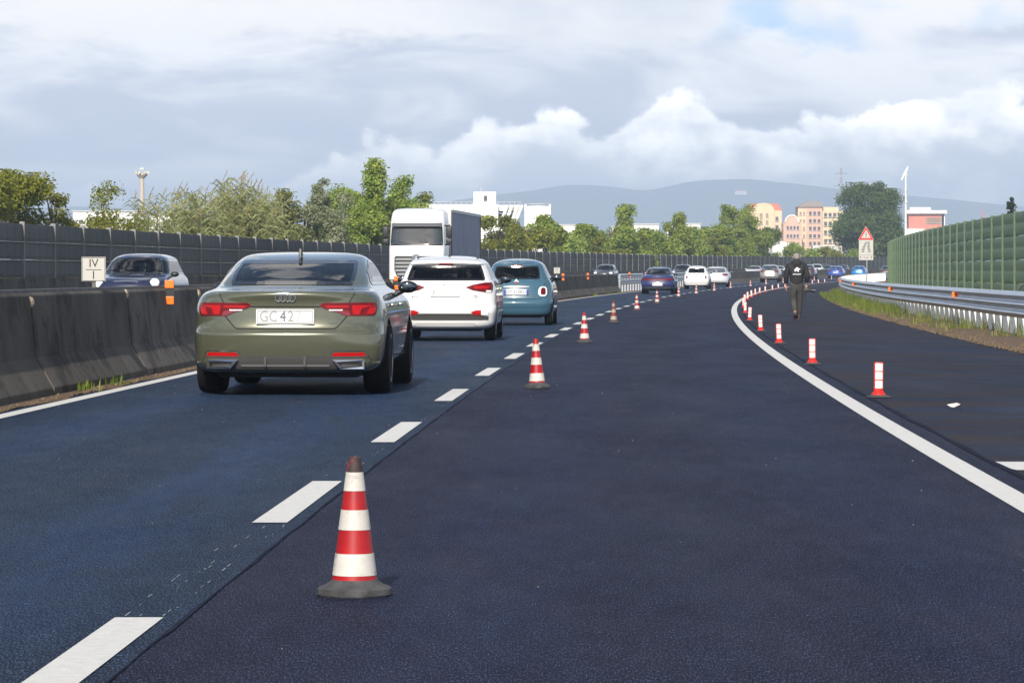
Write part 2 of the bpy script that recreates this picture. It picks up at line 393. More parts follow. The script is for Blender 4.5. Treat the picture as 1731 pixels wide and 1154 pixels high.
def nj_mesh(l):
    half = [(0.335, 0.0), (0.335, 0.07), (0.20, 0.30), (0.165, 0.36), (0.105, 0.96), (0.085, 0.985)]
    prof = half + [(-a, b) for a, b in reversed(half)]
    mb = MB(); n = 5; G = []
    for i in range(n+1):
        G.append([(x, -l/2 + l*i/n, z) for x, z in prof])
    mb.grid(G); k = len(prof)
    o = 0
    mb.add([p for p in G[0]], [tuple(range(k))]); mb.add([p for p in G[-1]], [tuple(range(k))[::-1]])
    for s in (-1, 1):       # bottom closing edge between prof ends
        pass
    return mb.mesh('barrier_element', M_CONC, bevel=0.012)
njm = nj_mesh(5.93)
njt = thing('concrete_barrier', 'dark weathered concrete median barrier running along the left carriageway edge', 'barrier', (0, 0, 0))
y = -10.0
while y < 560:
    yc = y + 3.0
    if not (184 < yc < 247):
        e = obj('barrier_element', njm, njt, on_road(yc, NJ, 0.0)); e.rotation_euler = (0, 0, head(yc)); e.rotation_euler.y = rnd.uniform(-0.006, 0.006)
        if yc < 130:
            mb = MB(); mb.box((0, 0, 0), (0.03, 0.16, 0.12))
            mb2 = MB()
            for q in range(3): mb2.ball((rnd.uniform(0.05, 0.1), rnd.uniform(-0.05, 0.05), rnd.uniform(-0.12, 0.02)), (0.04, 0.07, 0.06), 7, 5)
            mb2.build('mortar_lump', M_RUBBLE, njt, loc=on_road(y, NJ, 0.95))
    y += 6.0
# steel band bolted along the top of the wall
for a, b in ((-10, 184), (246, 500)):
    mb = MB(); mb.grid([[(DX(q)+NJ+dx, q, zg(q)+dz) for dx, dz in ((-0.06, 0.985), (-0.06, 1.02), (0.06, 1.02), (0.06, 0.985))] for q in ys(a, b, 4)], close_u=True)
    mb.build('top_band', M_DKSTEEL, njt)
# drain slots / rebar marks and joint stains are in the concrete material; steel median rail in the gap
def wbeam(waves, z0, z1, depth, n):
    """open corrugated section (x, z) of a guard rail, x towards the road is negative"""
    P = []
    for i in range(n+1):
        t = i/n; P.append((-depth*0.5*(1-math.cos(2*math.pi*waves*t)), z0+(z1-z0)*t))
    return P
def rail(mb, sec, path, thick=0.012, sgn=1):
    G = []
    for (x, y, z) in path: G.append([(x+sgn*a, y, z+b) for a, b in sec] + [(x+sgn*(a+thick), y, z+b) for a, b in reversed(sec)])
    mb.grid(G, close_u=True); k = len(G[0]); mb.add(G[0], [tuple(range(k))]); mb.add(G[-1], [tuple(range(k))[::-1]])
mrt = thing('steel_median_rail', 'galvanised steel median rail closing a gap in the concrete barrier', 'guardrail')
for side in (1, -1):
    for z0, z1 in ((0.42, 0.70), (0.74, 1.02)):
        mb = MB(); rail(mb, wbeam(2, z0, z1, 0.075, 16), [on_road(q, NJ+0.22*side) for q in ys(182, 249, 3)], sgn=-side)
        mb.build('rail_beam', M_STEEL, mrt, smooth=60)
pm = MB(); pm.box((0, 0, 0.5), (0.10, 0.06, 1.0)); pm.box((0, 0, 0.85), (0.42, 0.04, 0.08)); pm.box((0, 0, 0.55), (0.42, 0.04, 0.08)); pme = pm.mesh('post', M_STEEL)
for q in ys(183, 248, 2.25):
    p = obj('post', pme, mrt, on_road(q, NJ)); p.rotation_euler.z = head(q)
# twin orange reflector brackets on the barrier crest
rfm = MB(); rfm.box((0, 0.006, 0), (0.115, 0.012, 0.30)); rfm = rfm.mesh('bracket', M_BLACKP)
rf1 = MB(); rf1.box((0, 0, 0), (0.11, 0.012, 0.095)); rf1 = rf1.mesh('reflector', M_ORANGE, bevel=0.003)
for i, (q, lab) in enumerate(((41.0, 'orange twin reflector on the concrete barrier beside the olive fastback'), (74.5, 'orange twin reflector on the barrier just left of the white hatchback'),
                 (142.8, 'orange twin reflector on the barrier right of the teal car, nearest the small white sign'), (159.2, 'second orange twin reflector on the barrier right of the teal car'),
                 (189, 'first orange reflector on the steel median rail'), (203, 'second orange reflector on the steel median rail'), (262, 'orange reflector on the barrier above the white bubble-shaped car'))):
    t = thing('barrier_reflector', lab, 'reflector', on_road(q, NJ+(0.155 if q < 180 or q > 250 else 0.30), 0.94), head(q), 'reflectors on the median barrier')
    obj('bracket', rfm, t)
    obj('reflector', rf1, t, (0, -0.008, 0.10)); obj('reflector', rf1, t, (0, -0.008, -0.10))

# ------------------------------------------------------------------ dark noise wall behind the opposite carriageway
M_WALL = mat('dark_panel', (0.046, 0.051, 0.046), 0.75, col2=(0.092, 0.097, 0.088), vscale=1.6, stretch=(1, 1.2, 0.5), dirt=((0.10, 0.105, 0.10), 2.5, 0.62), bump=0.35, bscale=18, rand=0.22)
M_WPOST = mat('wall_post', (0.20, 0.20, 0.195), 0.6, 0.3, var=0.25, vscale=3)
M_PALE = mat('pale_seal', (0.42, 0.43, 0.42), 0.7, var=0.4, vscale=1.5)
nwt = thing('noise_wall', 'long dark grey panelled noise wall behind the opposite carriageway', 'wall')
WO = -18.0; BAY = 4.6; RH = 0.553
pmb = MB(); pmb.box((0, 0, RH/2), (0.10, BAY-0.14, RH-0.025)); pmb.box((0.052, 0, RH/2), (0.03, BAY-0.42, RH-0.17)); pan = pmb.mesh('panel', M_WALL, bevel=0.012)
smb = MB(); smb.box((0.02, 0, 0), (0.09, BAY-0.14, 0.02)); seal = smb.mesh('seal', M_PALE)
pomb = MB(); pomb.box((0.02, 0, 1.36), (0.14, 0.08, 2.72)); pomb.box((0.095, 0, 1.36), (0.02, 0.11, 2.70)); wpost = pomb.mesh('post', M_WPOST)
cmb = MB(); cmb.prism([(-0.22, 0), (0.30, 0), (0.30, 0.08), (0.16, 0.30), (0.12, 0.992), (-0.22, 0.992)], 'y', -BAY/2+0.01, BAY/2-0.01); cbase = cmb.mesh('base_wall', M_CONC)
far = MB()
q = 78.0; nb = 0
while q < 640:
    yc = q + BAY/2*0.985; hz = head(yc)
    stp = BAY*math.cos(hz)
    if q < 430:
        b = obj('base_wall', cbase, nwt, on_road(yc, WO)); b.rotation_euler.z = hz
        for r in range(3):
            p = obj('panel', pan, nwt, on_road(yc, WO, 1.0+RH*r)); p.rotation_euler = (rnd.uniform(-.001, .001), 0, hz)
        p = obj('post', wpost, nwt, on_road(q, WO)); p.rotation_euler.z = head(q)
        if q < 260:
            for r in (1, 2):
                s = obj('seal', seal, nwt, on_road(yc, WO+0.03, 1.0+RH*r-0.0125)); s.rotation_euler.z = hz
    else:
        rz = Matrix.Rotation(hz, 3, 'Z'); c = Vector(on_road(yc, WO))
        for r in range(3): far.box(c+Vector((0, 0, 1.0+RH*(r+.5))), (0.10, BAY-0.14, RH-0.03), rz)
        far.box(c+Vector((0, 0, 0.475)), (0.4, BAY, 0.95), rz); far.box(Vector(on_road(q, WO+0.03))+Vector((0, 0, 1.36)), (0.2, 0.12, 2.72), rz)
    q += stp
tag(far.build('panel_run', M_WALL, nwt), kind='stuff')
mb = MB()
for r in (1, 2): mb.grid([[(DX(q)+WO+dx, q, zg(q)+1.0+RH*r+dz) for dx, dz in ((0.02, -.02), (0.09, -.02), (0.09, -.005), (0.02, -.005))] for q in ys(262, 425, 5)], close_u=True)
# ------------------------------------------------------------------ green corrugated noise barrier on the right
M_GREEN = mat('green_panel', (0.092, 0.150, 0.080), 0.5, 0.0, col2=(0.122, 0.185, 0.104), vscale=1.2, stretch=(1, 0.6, 2.0), bump=0.06, bscale=10, rand=0.10, spec=0.2)
M_GPOST = mat('green_post', (0.085, 0.135, 0.072), 0.5, var=0.15)
gbt = thing('green_noise_barrier', 'tall green corrugated metal noise barrier above the guardrail', 'barrier')
def GO(y): return 12.45 - 1.5*(y-100)/127.0
GB = 4.05; GH = 0.735
P = []
prof = [(0.0, 0.0), (-0.02, 0.02), (-0.045, 0.09), (-0.058, 0.17), (-0.052, 0.26), (-0.03, 0.335), (-0.01, 0.36), (-0.012, 0.385), (-0.04, 0.45), (-0.052, 0.53), (-0.046, 0.61), (-0.022, 0.69), (0.0, 0.715)]
mb = MB(); mb.grid([[(a*.24, s*(GB/2-0.05), b) for a, b in prof] + [(0.06, s*(GB/2-0.05), b) for a, b in reversed(prof)] for s in (-1, 1)], close_u=True)
n_ = len(prof)*2
for s in (-1, 1): mb.add([(a*.24, s*(GB/2-0.05), b) for a, b in prof] + [(0.06, s*(GB/2-0.05), b) for a, b in reversed(prof)], [tuple(range(n_))[::s]])
gpan = mb.mesh('panel', M_GREEN, smooth=50)
mb = MB(); mb.box((0.02, 0, 1.53), (0.14, 0.07, 3.06)); mb.box((-0.06, 0, 1.53), (0.02, 0.11, 3.04)); gpost = mb.mesh('post', M_GPOST, bevel=0.006)
q = 66.0
while q < 226:
    yc = q+GB/2; hz = -math.atan(DS(yc)-1.5/127)
    for r in range(4): p = obj('panel', gpan, gbt, (DX(yc)+GO(yc), yc, zg(yc)+0.10+GH*r)); p.rotation_euler.z = hz
    p = obj('post', gpost, gbt, (DX(q)+GO(q), q, zg(q))); p.rotation_euler.z = hz
    q += GB*math.cos(hz)
p = obj('post', gpost, gbt, (DX(q)+GO(q), q, zg(q))); p.rotation_euler.z = hz

# ------------------------------------------------------------------ three-wave guard rail with white posts
M_RAIL = mat('rail_steel', (0.40, 0.45, 0.52), 0.38, 0.8, var=0.10, vscale=2.0, stretch=(1, 0.3, 1), bump=0.05, bscale=12)
M_WHITEP = mat('white_post', (0.66, 0.67, 0.66), 0.75, col2=(0.80, 0.80, 0.78), vscale=6, dirt=((0.30, 0.24, 0.17), 6, 0.63), bump=0.2)
gor = pch([20, 50, 76, 101, 134, 179, 228, 300, 420], [9.2, 8.75, 8.75, 8.55, 8.40, 8.20, 7.9, 7.7, 7.6])
grt = thing('guardrail', 'curving galvanised three-wave guardrail on white posts beside the shoulder', 'guardrail')
SEG = 4.0; y = 36.0
while y < 400:
    path = [(DX(q)+float(gor(q)), q, zg(q)) for q in ys(y, y+SEG+0.02, 1.0)]
    mb = MB(); rail(mb, wbeam(3, 0.33, 0.83, 0.085, 26), path); mb.build('rail_beam', M_RAIL, grt, smooth=60, fix=False)
    y += SEG
mb = MB(); mb.box((0, 0, 0.375), (0.12, 0.10, 0.75)); mb.box((-0.0, 0, 0.74), (0.07, 0.12, 0.10)); gpm = mb.mesh('post', M_WHITEP, bevel=0.006)
y = 37.0
while y < 330:
    p = obj('post', gpm, grt, (DX(y)+float(gor(y))+0.075, y, zg(y)+rnd.uniform(-.03, .0))); p.rotation_euler.z = head(y)+rnd.uniform(-.06, .06)
    y += 1.5
mb = MB(); mb.box((0, 0, 0.375), (0.11, 0.09, 0.75)); gpm2 = mb.mesh('post', M_WHITEP)
y = 37.8
while y < 120:
    p = obj('post', gpm2, grt, (DX(y)+float(gor(y))+0.75, y, zg(y)-0.02)); p.rotation_euler.z = head(y); y += 2.25
mb = MB(); mb.prism([(-0.06, -0.045), (0.0, -0.075), (0.075, 0), (0.0, 0.075), (-0.06, 0.045)], 'y', -0.05, 0.02)
for pl in mb.v[:]: pass
grf = mb.mesh('reflector', M_ORANGE, bevel=0.004)
for q in (51, 76.5, 101, 134, 165, 196, 228): p = obj('reflector', grf, grt, (DX(q)+float(gor(q))-0.07, q, zg(q)+0.665)); p.rotation_euler.z = head(q)
mb = MB()
pts = [(0.0, 0.0), (0.02, 0.16), (0.10, 0.29), (0.24, 0.36), (0.5, 0.38)]
mb.grid([[(u, v, 0.62+w) for u, w in pts] + [(u+0.02, v, 0.60+w) for u, w in reversed(pts)] for v in (-0.12, 0.12)], close_u=True)
mb.box((0.35, 0, 0.35), (0.10, 0.10, 1.15))
tag(mb.build('rail_terminal', M_DKSTEEL, None, loc=(DX(74)+9.86, 74, zg(74)-0.03), smooth=40), 'dark rounded metal end piece peeking over the guardrail at the frame edge', 'terminal')

# ------------------------------------------------------------------ far hills and the hazy air
def hills(name, ydist, pts, depth, m, seed):
    g = pch([p[0] for p in pts], [p[1] for p in pts]); rr = random.Random(seed); ph = [(rr.uniform(0, 6.28), rr.uniform(0.6, 1.4)) for _ in range(8)]
    mb = MB(); G = []
    xs = np.linspace(pts[0][0], pts[-1][0], 150)
    for j, (dy, s) in enumerate(((-depth, 0.0), (-depth*0.66, 0.30), (-depth*0.33, 0.68), (0, 1.0), (depth*0.4, 0.7), (depth, 0.0))):
        row = []
        for x in xs:
            h = float(g(x)); n = sum(math.sin(x*0.0016*(2**i)*f+p+j)*0.5**i for i, (p, f) in enumerate(ph))
            row.append((x, ydist+dy+n*depth*0.05, max(-5.0, h*s + n*h*0.045*(1 if 0 < s else 0))))
        G.append(row)
    mb.grid(G); return struct(mb.build(name, m, smooth=180))
M_HILL = mat('wooded_hill', (0.035, 0.05, 0.03), 0.95, col2=(0.075, 0.085, 0.05), vscale=0.012, bump=0.3, bscale=0.05)
def hp(l, Y): return [((px-865.5)*Y/5600, (462-py)*Y/5600) for px, py in l]
hills('hill', 8200, hp([(-900, 380), (-300, 372), (0, 362), (120, 352), (250, 356), (420, 368), (600, 358), (720, 340), (800, 328), (900, 314), (965, 306), (1040, 312), (1085, 318), (1180, 302), (1250, 300), (1330, 308), (1420, 318), (1520, 328), (1640, 340), (1800, 352), (2400, 372)], 8200), 1500, M_HILL, 3)
hz = MB(); hz.box((0, 4700, 118), (20000, 10200, 250))
M_HAZE = bpy.data.materials.new('air'); M_HAZE.use_nodes = True
_n = M_HAZE.node_tree.nodes; _n.remove(_n['Principled BSDF'])
pv = _n.new('ShaderNodeVolumePrincipled'); pv.inputs['Density'].default_value = 2.6e-4; pv.inputs['Color'].default_value = (0.63, 0.78, 1.0, 1); pv.inputs['Anisotropy'].default_value = 0.0
M_HAZE.node_tree.links.new(pv.outputs[0], _n['Material Output'].inputs['Volume'])
tag(hz.build('haze', M_HAZE), kind='stuff')
# ------------------------------------------------------------------ vehicles
def paint(name, col, metal=0.0, rough=0.25):
    dk = sum(col) < 0.6
    if dk: metal, rough = 0.0, 0.25
    return mat('paint_'+name, col, rough, metal, 0.12 if dk else 0.5, coat=1.0, var=0.03, vscale=2)
M_GLASS = glass_mat('car_glass', (0.42, 0.47, 0.47)); M_GLASSD = glass_mat('tinted_glass', (0.13, 0.15, 0.16))
M_FRIT = mat('frit', (0.006, 0.006, 0.007), 0.12, coat=0.5)
M_RED = mat('lamp_red', (0.11, 0.0015, 0.003), 0.3, spec=0.25, coat=0.15, var=0.35, vscale=18); M_REDB = mat('lamp_red_bright', (0.34, 0.003, 0.003), 0.3, spec=0.25, coat=0.15); M_REDD = mat('lamp_red_dark', (0.16, 0.004, 0.006), 0.12, coat=1.0)
M_CLEAR = mat('lamp_clear', (0.75, 0.77, 0.80), 0.12, coat=1.0, var=0.2, vscale=20); M_CHROME = mat('chrome', (0.75, 0.76, 0.78), 0.12, 1.0)
M_TYRE = mat('tyre', (0.007, 0.007, 0.008), 0.9, spec=0.2, bump=0.3, bscale=60); M_RIM = mat('rim', (0.28, 0.29, 0.31), 0.35, 0.8); M_RIMD = mat('rim_dark', (0.05, 0.05, 0.055), 0.4, 0.6)
M_UNDER = mat('underbody', (0.010, 0.010, 0.011), 0.8); M_TRIM = mat('grey_trim', (0.045, 0.043, 0.042), 0.6, bump=0.1, bscale=80)
M_CABIN = mat('cabin_trim', (0.022, 0.022, 0.024), 0.8); M_SEAT = mat('seat_cloth', (0.016, 0.016, 0.018), 0.85)
M_PLATE = mat('plate_white', (0.60, 0.61, 0.62), 0.35, coat=0.3); M_PBLUE = mat('plate_blue', (0.02, 0.05, 0.30), 0.4); M_INK = mat('plate_ink', (0.10, 0.10, 0.12), 0.5); M_INKF = mat('plate_ink_faded', (0.26, 0.26, 0.25), 0.5)
M_MIRR = mat('mirror_face', (0.10, 0.12, 0.14), 0.04, 1.0)
M_LINE = mat('panel_gap', (0.004, 0.004, 0.004), 0.9)

class Shell:
    """body given by plan outlines at rising heights; rows: z, half width, rear y, front y, rear corner depth, rear n, front corner depth, front n"""
    def __init__(s, rows):
        A = np.array(rows, float); d = np.r_[0, np.cumsum(np.sqrt(np.diff(A[:, 0])**2 + 0.25*np.diff(A[:, 1])**2 + 0.05*np.diff(A[:, 2])**2) + 1e-4)]
        t = np.linspace(0, d[-1], 700); s.T = np.stack([pch(d, A[:, k])(t) for k in range(8)], 1)
        f = np.minimum(1.0, 0.97*(s.T[:, 3]-s.T[:, 2])/(s.T[:, 4]+s.T[:, 6])); s.T[:, 4] *= f; s.T[:, 6] *= f; s.zmin, s.zmax = A[0, 0], A[-1, 0]
    def q(s, z): return [float(np.interp(z, s.T[:, 0], s.T[:, k])) for k in range(1, 8)]
    def rear(s, x, z):
        w, yr, yf, D, n, _, _ = s.q(z); a = min(abs(x)/w, 1.0); return yr + D*(1-(1-a**n)**(1/n))
    def front(s, x, z):
        w, yr, yf, _, _, D, n = s.q(z); a = min(abs(x)/w, 1.0); return yf - D*(1-(1-a**n)**(1/n))
    def side(s, y, z):
        w, yr, yf, Dr, nr, Df, nf = s.q(z)
        if y < yr+Dr: return w*(max(0, 1-max(0, 1-(y-yr)/Dr)**nr))**(1/nr)
        if y > yf-Df: return w*(max(0, 1-max(0, 1-(yf-y)/Df)**nf))**(1/nf)
        return w
    def P(s, face, a, b):
        if face == 'rear': return Vector((a, s.rear(a, b), b))
        if face == 'front': return Vector((a, s.front(a, b), b))
        return Vector((s.side(a, b)*(1 if face == 'right' else -1), a, b))
    def Nrm(s, face, a, b):
        e = 0.006; da = s.P(face, a+e, b)-s.P(face, a-e, b); db = s.P(face, a, b+e)-s.P(face, a, b-e); n = da.cross(db)
        if n.length < 1e-12: n = Vector((0, -1, 0))
        n.normalize(); out = {'rear': Vector((0, -1, .3)), 'front': Vector((0, 1, .3)), 'right': Vector((1, 0, .2)), 'left': Vector((-1, 0, .2))}[face]
        return n if n.dot(out) > 0 else -n
    def body(s, nz=64, nq=14, ns=10):
        tt = np.linspace(0, len(s.T)-1, nz).astype(int); G = []
        for i in tt:
            z, w, yr, yf, Dr, nr, Df, nf = s.T[i]; half = []
            for k in range(nq+1):
                f = math.pi/2*k/nq; half.append((w*math.sin(f)**(2/nr), yr+Dr*(1-math.cos(f)**(2/nr) if k < nq else 1)))
            ya, yb = yr+Dr, yf-Df
            for k in range(1, ns): half.append((w, ya+(yb-ya)*k/ns))
            for k in range(nq, -1, -1):
                f = math.pi/2*k/nq; half.append((w*math.sin(f)**(2/nf), yf-Df*(1-math.cos(f)**(2/nf) if k < nq else 1)))
            ring = half + [(-x, y) for x, y in reversed(half[1:-1])]
            G.append([(x, y, z) for x, y in ring])
        mb = MB(); mb.grid(G, close_u=True); n = len(G[0]); mb.add(G[0], [tuple(range(n))]); mb.add(G[-1], [tuple(range(n))[::-1]])
        return mb
def rowfun(rows):
    rows = sorted(rows); z = [r[0] for r in rows]; return (lambda q: float(np.interp(q, z, [r[1] for r in rows]))), (lambda q: float(np.interp(q, z, [r[2] for r in rows]))), z[0], z[-1]
def patch(sh, face, rows, off=0.004, nu=12, nv=10, skirt=0.012, mb=None):
    f0, f1, z0, z1 = rowfun(rows); mb = mb or MB(); G = []
    zz = sorted(set([z0+(z1-z0)*i/nv for i in range(nv+1)] + [r[0] for r in rows]))
    for z in zz:
        a, b = f0(z), f1(z); row = []
        for j in range(nu+1):
            u = a+(b-a)*j/nu; row.append(sh.P(face, u, z)+sh.Nrm(face, u, z)*off)
        G.append(row)
    mb.grid(G)
    loop = G[0] + [r[-1] for r in G[1:]] + G[-1][-2::-1] + [r[0] for r in G[-2:0:-1]]
    c = sum(loop, Vector())/len(loop); back = {'rear': Vector((0, 1, 0)), 'front': Vector((0, -1, 0)), 'right': Vector((-1, 0, 0)), 'left': Vector((1, 0, 0))}[face]
    if skirt:
        n = len(loop); mb.add(loop+[p+back*skirt for p in loop], [(i, (i+1) % n, n+(i+1) % n, n+i) for i in range(n)])
    return mb
def frame(sh, face, rows, inset, off, mb=None):
    """band along the edge of a patch"""
    f0, f1, z0, z1 = rowfun(rows); mb = mb or MB(); n = 14
    pts = [(z0, f0(z0)+(f1(z0)-f0(z0))*i/n) for i in range(n)] + [(z0+(z1-z0)*i/n, f1(z0+(z1-z0)*i/n)) for i in range(n)] + [(z1, f1(z1)-(f1(z1)-f0(z1))*i/n) for i in range(n)] + [(z1-(z1-z0)*i/n, f0(z1-(z1-z0)*i/n)) for i in range(n)]
    cz = (z0+z1)/2; A, B = [], []
    for z, u in pts:
        zi = min(max(z, z0+inset), z1-inset); ui = min(max(u, f0(zi)+inset), f1(zi)-inset)
        A.append(sh.P(face, u, z)+sh.Nrm(face, u, z)*off); B.append(sh.P(face, ui, zi)+sh.Nrm(face, ui, zi)*off)
    m = len(A); mb.add(A+B, [(i, (i+1) % m, m+(i+1) % m, m+i) for i in range(m)]); return mb
def sline(sh, face, pts, w, off=0.002, mb=None):
    mb = mb or MB(); Q = []
    for (a, b), (c, d) in zip(pts[:-1], pts[1:]):
        n = max(2, int(math.hypot(c-a, d-b)/0.05)+1)
        for i in range(n): Q.append((a+(c-a)*i/n, b+(d-b)*i/n))
    Q.append(pts[-1]); rows = []
    for i, (a, b) in enumerate(Q):
        p, r = Q[max(0, i-1)], Q[min(len(Q)-1, i+1)]; t = Vector((r[0]-p[0], r[1]-p[1])); t.normalize(); nx, nz = -t.y*w/2, t.x*w/2
        rows.append([sh.P(face, a+nx, b+nz)+sh.Nrm(face, a, b)*off, sh.P(face, a-nx, b-nz)+sh.Nrm(face, a, b)*off])
    mb.grid(rows); return mb
def text_mesh(name, s, size, m, sx=1.0, depth=0.0015):
    cu = bpy.data.curves.new(name, 'FONT'); cu.body = s; cu.size = size; cu.align_x = 'CENTER'; cu.align_y = 'CENTER'; cu.extrude = depth; cu.resolution_u = 3
    o = bpy.data.objects.new(name, cu); COL.objects.link(o); dg = bpy.context.evaluated_depsgraph_get()
    me = bpy.data.meshes.new_from_object(o.evaluated_get(dg)); bpy.data.objects.remove(o); bpy.data.curves.remove(cu)
    if len(me.vertices): me.transform(Matrix.Diagonal((sx, 1, 1, 1)))
    me.materials.clear(); me.materials.append(m); return me
def text_on(name, s, size, m, parent, loc, facing=-1, sx=1.0):
    """upright lettering that faces -y (facing=-1) or +y"""
    o = obj(name, text_mesh(name, s, size, m, sx), parent, loc); o.rotation_euler = (R(90), 0, 0 if facing < 0 else R(180)); return o

def wheel_meshes(r, w, spokes, rm):
    ty = MB(); R90 = Matrix.Rotation(R(90), 4, 'Y')
    ty.lathe([(r*0.66, -w/2+0.01), (r*0.74, -w/2), (r*0.93, -w/2+0.005), (r*0.985, -w/2+0.03), (r, -w/4), (r, w/4), (r*0.985, w/2-0.03), (r*0.93, w/2-0.005), (r*0.74, w/2), (r*0.66, w/2-0.01)], 32, R90)
    ri = MB(); ri.lathe([(r*0.60, -w/2+0.03), (r*0.69, -w/2+0.02), (r*0.69, w/2-0.006), (r*0.63, w/2-0.004), (r*0.61, w/2-0.03), (r*0.60, w/2-0.10), (0.02, w/2-0.11)], 32, R90)
    for k in range(spokes):
        a = 2*math.pi*k/spokes; rot = Matrix.Rotation(a, 3, 'X')
        ri.box(rot @ Vector((w/2-0.035, 0, r*0.34)), (0.03, r*0.17, r*0.60), rot)
    ri.lathe([(r*0.16, w/2-0.05), (r*0.14, w/2-0.012), (0.001, w/2-0.010)], 16, R90)
    return ty.mesh('tyre', M_TYRE, smooth=40), ri.mesh('rim', rm, smooth=40)

def make_car(name, label, cat, S, group=None):
    """S: dict with rows, colour material, wheelbase data and feature lists; car looks along +y, rear bumper near y=0"""
    sh = Shell(S['rows']); t = thing(name, label, cat, group=group); pm = S['paint']; hi = S.get('hi', False)
    me = sh.body(*( (84, 18, 14) if hi else (52, 10, 8))).mesh('body', pm, None)
    # wheel arches
    cut = MB(); ar = S['r']+0.045
    for yy in S['axles']:
        for sx in (-1, 1): cut.tube([(sx*(S['track']-0.16), yy, S['r']), (sx*1.3, yy, S['r'])], ar, 28)
    bo = bpy.data.objects.new('b', me); co = bpy.data.objects.new('c', cut.mesh('c', pm)); COL.objects.link(bo); COL.objects.link(co)
    md = bo.modifiers.new('x', 'BOOLEAN'); md.object = co; md.operation = 'DIFFERENCE'; md.solver = 'EXACT'
    dg = bpy.context.evaluated_depsgraph_get(); me2 = bpy.data.meshes.new_from_object(bo.evaluated_get(dg))
    bpy.data.objects.remove(bo); bpy.data.objects.remove(co)
    # window openings
    wins = S['windows']; bm = bmesh.new(); bm.from_mesh(me2); bm.normal_update(); kill = []
    tests = [(fc, *rowfun(rw)) for fc, rw, *_ in wins]
    for f in bm.faces:
        c = f.calc_center_median()
        for fc, f0, f1, z0, z1 in tests:
            if not (z0+0.02 < c.z < z1-0.02): continue
            u = c.x if fc in ('rear', 'front') else c.y
            if not (f0(c.z)+0.025 < u < f1(c.z)-0.025): continue
            p = sh.P(fc, u, c.z)
            if (p-c).length < 0.05: kill.append(f); break
    bmesh.ops.delete(bm, geom=kill, context='FACES')
    lin = bm.copy()
    bm.to_mesh(me2); bm.free(); me2.name = 'body'; me2.shade_smooth(); me2.set_sharp_from_angle(angle=R(S.get('sharp', 48)))
    me2.materials.clear(); me2.materials.append(pm); body = obj('body', me2, t)
    for v in lin.verts: v.co -= v.normal*0.03
    dl = [f for f in lin.faces if f.calc_center_median().z < S['belt']-0.12]; bmesh.ops.delete(lin, geom=dl, context='FACES')
    ml = bpy.data.meshes.new('cabin_lining'); lin.to_mesh(ml); lin.free(); ml.shade_smooth(); ml.materials.clear(); ml.materials.append(M_CABIN); obj('cabin_lining', ml, t)
    for fc, rw, nm, gm in wins:
        g = patch(sh, fc, rw, 0.003, 14, 12, skirt=0).build(nm, gm, t, smooth=180)
        frame(sh, fc, rw, S.get('frit', 0.035), 0.005).build('seal', M_FRIT, g)
    # floor, dash, seats
    L = S['rows'][2][3]; b = S['belt']
    mb = MB(); mb.box((0, L*0.48, b-0.36), (S['track']*2-0.12, L*0.62, 0.10)); mb.box((0, S['dash'], b-0.10), (S['track']*1.75, 0.35, 0.16)); mb.build('cabin_floor', M_CABIN, t)
    for yy, xs in S['seats']:
        hr = S.get('rear_rest', 0.16) if yy < 1.5 else 0.19
        for x in xs:
            mb = MB(); mb.box((x, yy, b-0.12), (0.44, 0.14, 0.45)); hb = MB()
            mb.build('seat', M_SEAT, t, bevel=0.05, smooth=60)
            mb = MB(); mb.box((x, yy-0.02, b+hr), (0.25, 0.09, 0.15)); mb.box((x, yy, b+hr-0.1), (0.10, 0.02, 0.12)); mb.build('headrest', M_SEAT, t, bevel=0.03, smooth=60)
    mb = MB(); mb.box((0, L*0.5, 0.25), (S['track']*2-0.30, L*0.84, 0.16)); mb.box((0, 0.55, 0.24), (1.0, 0.5, 0.13)); mb.build('underbody', M_UNDER, t, bevel=0.03)
    ty, ri = wheel_meshes(S['r'], S.get('tw', 0.215), S.get('spokes', 5), S.get('rim', M_RIM))
    for yy in S['axles']:
        for sx in (-1, 1):
            w = obj('wheel', ty, t, (sx*(S['track']-0.02), yy, S['r'])); w.rotation_euler.z = 0 if sx > 0 else R(180); obj('rim', ri, w)
            l = MB(); l.prism([(yy+(ar-.004)*math.cos(a_), S['r']+(ar-.004)*math.sin(a_)) for a_ in np.linspace(R(-18), R(198), 22)], 'x', sx*(S['track']-0.165), sx*(S['track']-0.15)); l.build('wheel_liner', M_UNDER, t)
    for nm, fc, rw, off, m, mir in S.get('patches', []):
        patch(sh, fc, rw, off).build(nm, m, t, smooth=60)
        if mir: patch(sh, fc if fc in ('rear', 'front') else 'left', [(z, -b_, -a_) for z, a_, b_ in rw] if fc in ('rear', 'front') else rw, off).build(nm, m, t, smooth=60)
    for nm, fc, pts, w, m, mir in S.get('lines', []):
        sline(sh, fc, pts, w).build(nm, m, t)
        if mir: sline(sh, fc if fc in ('rear', 'front') else 'left', [(-a_, b_) for a_, b_ in pts] if fc in ('rear', 'front') else pts, w).build(nm, m, t)
    pl = S.get('plate')
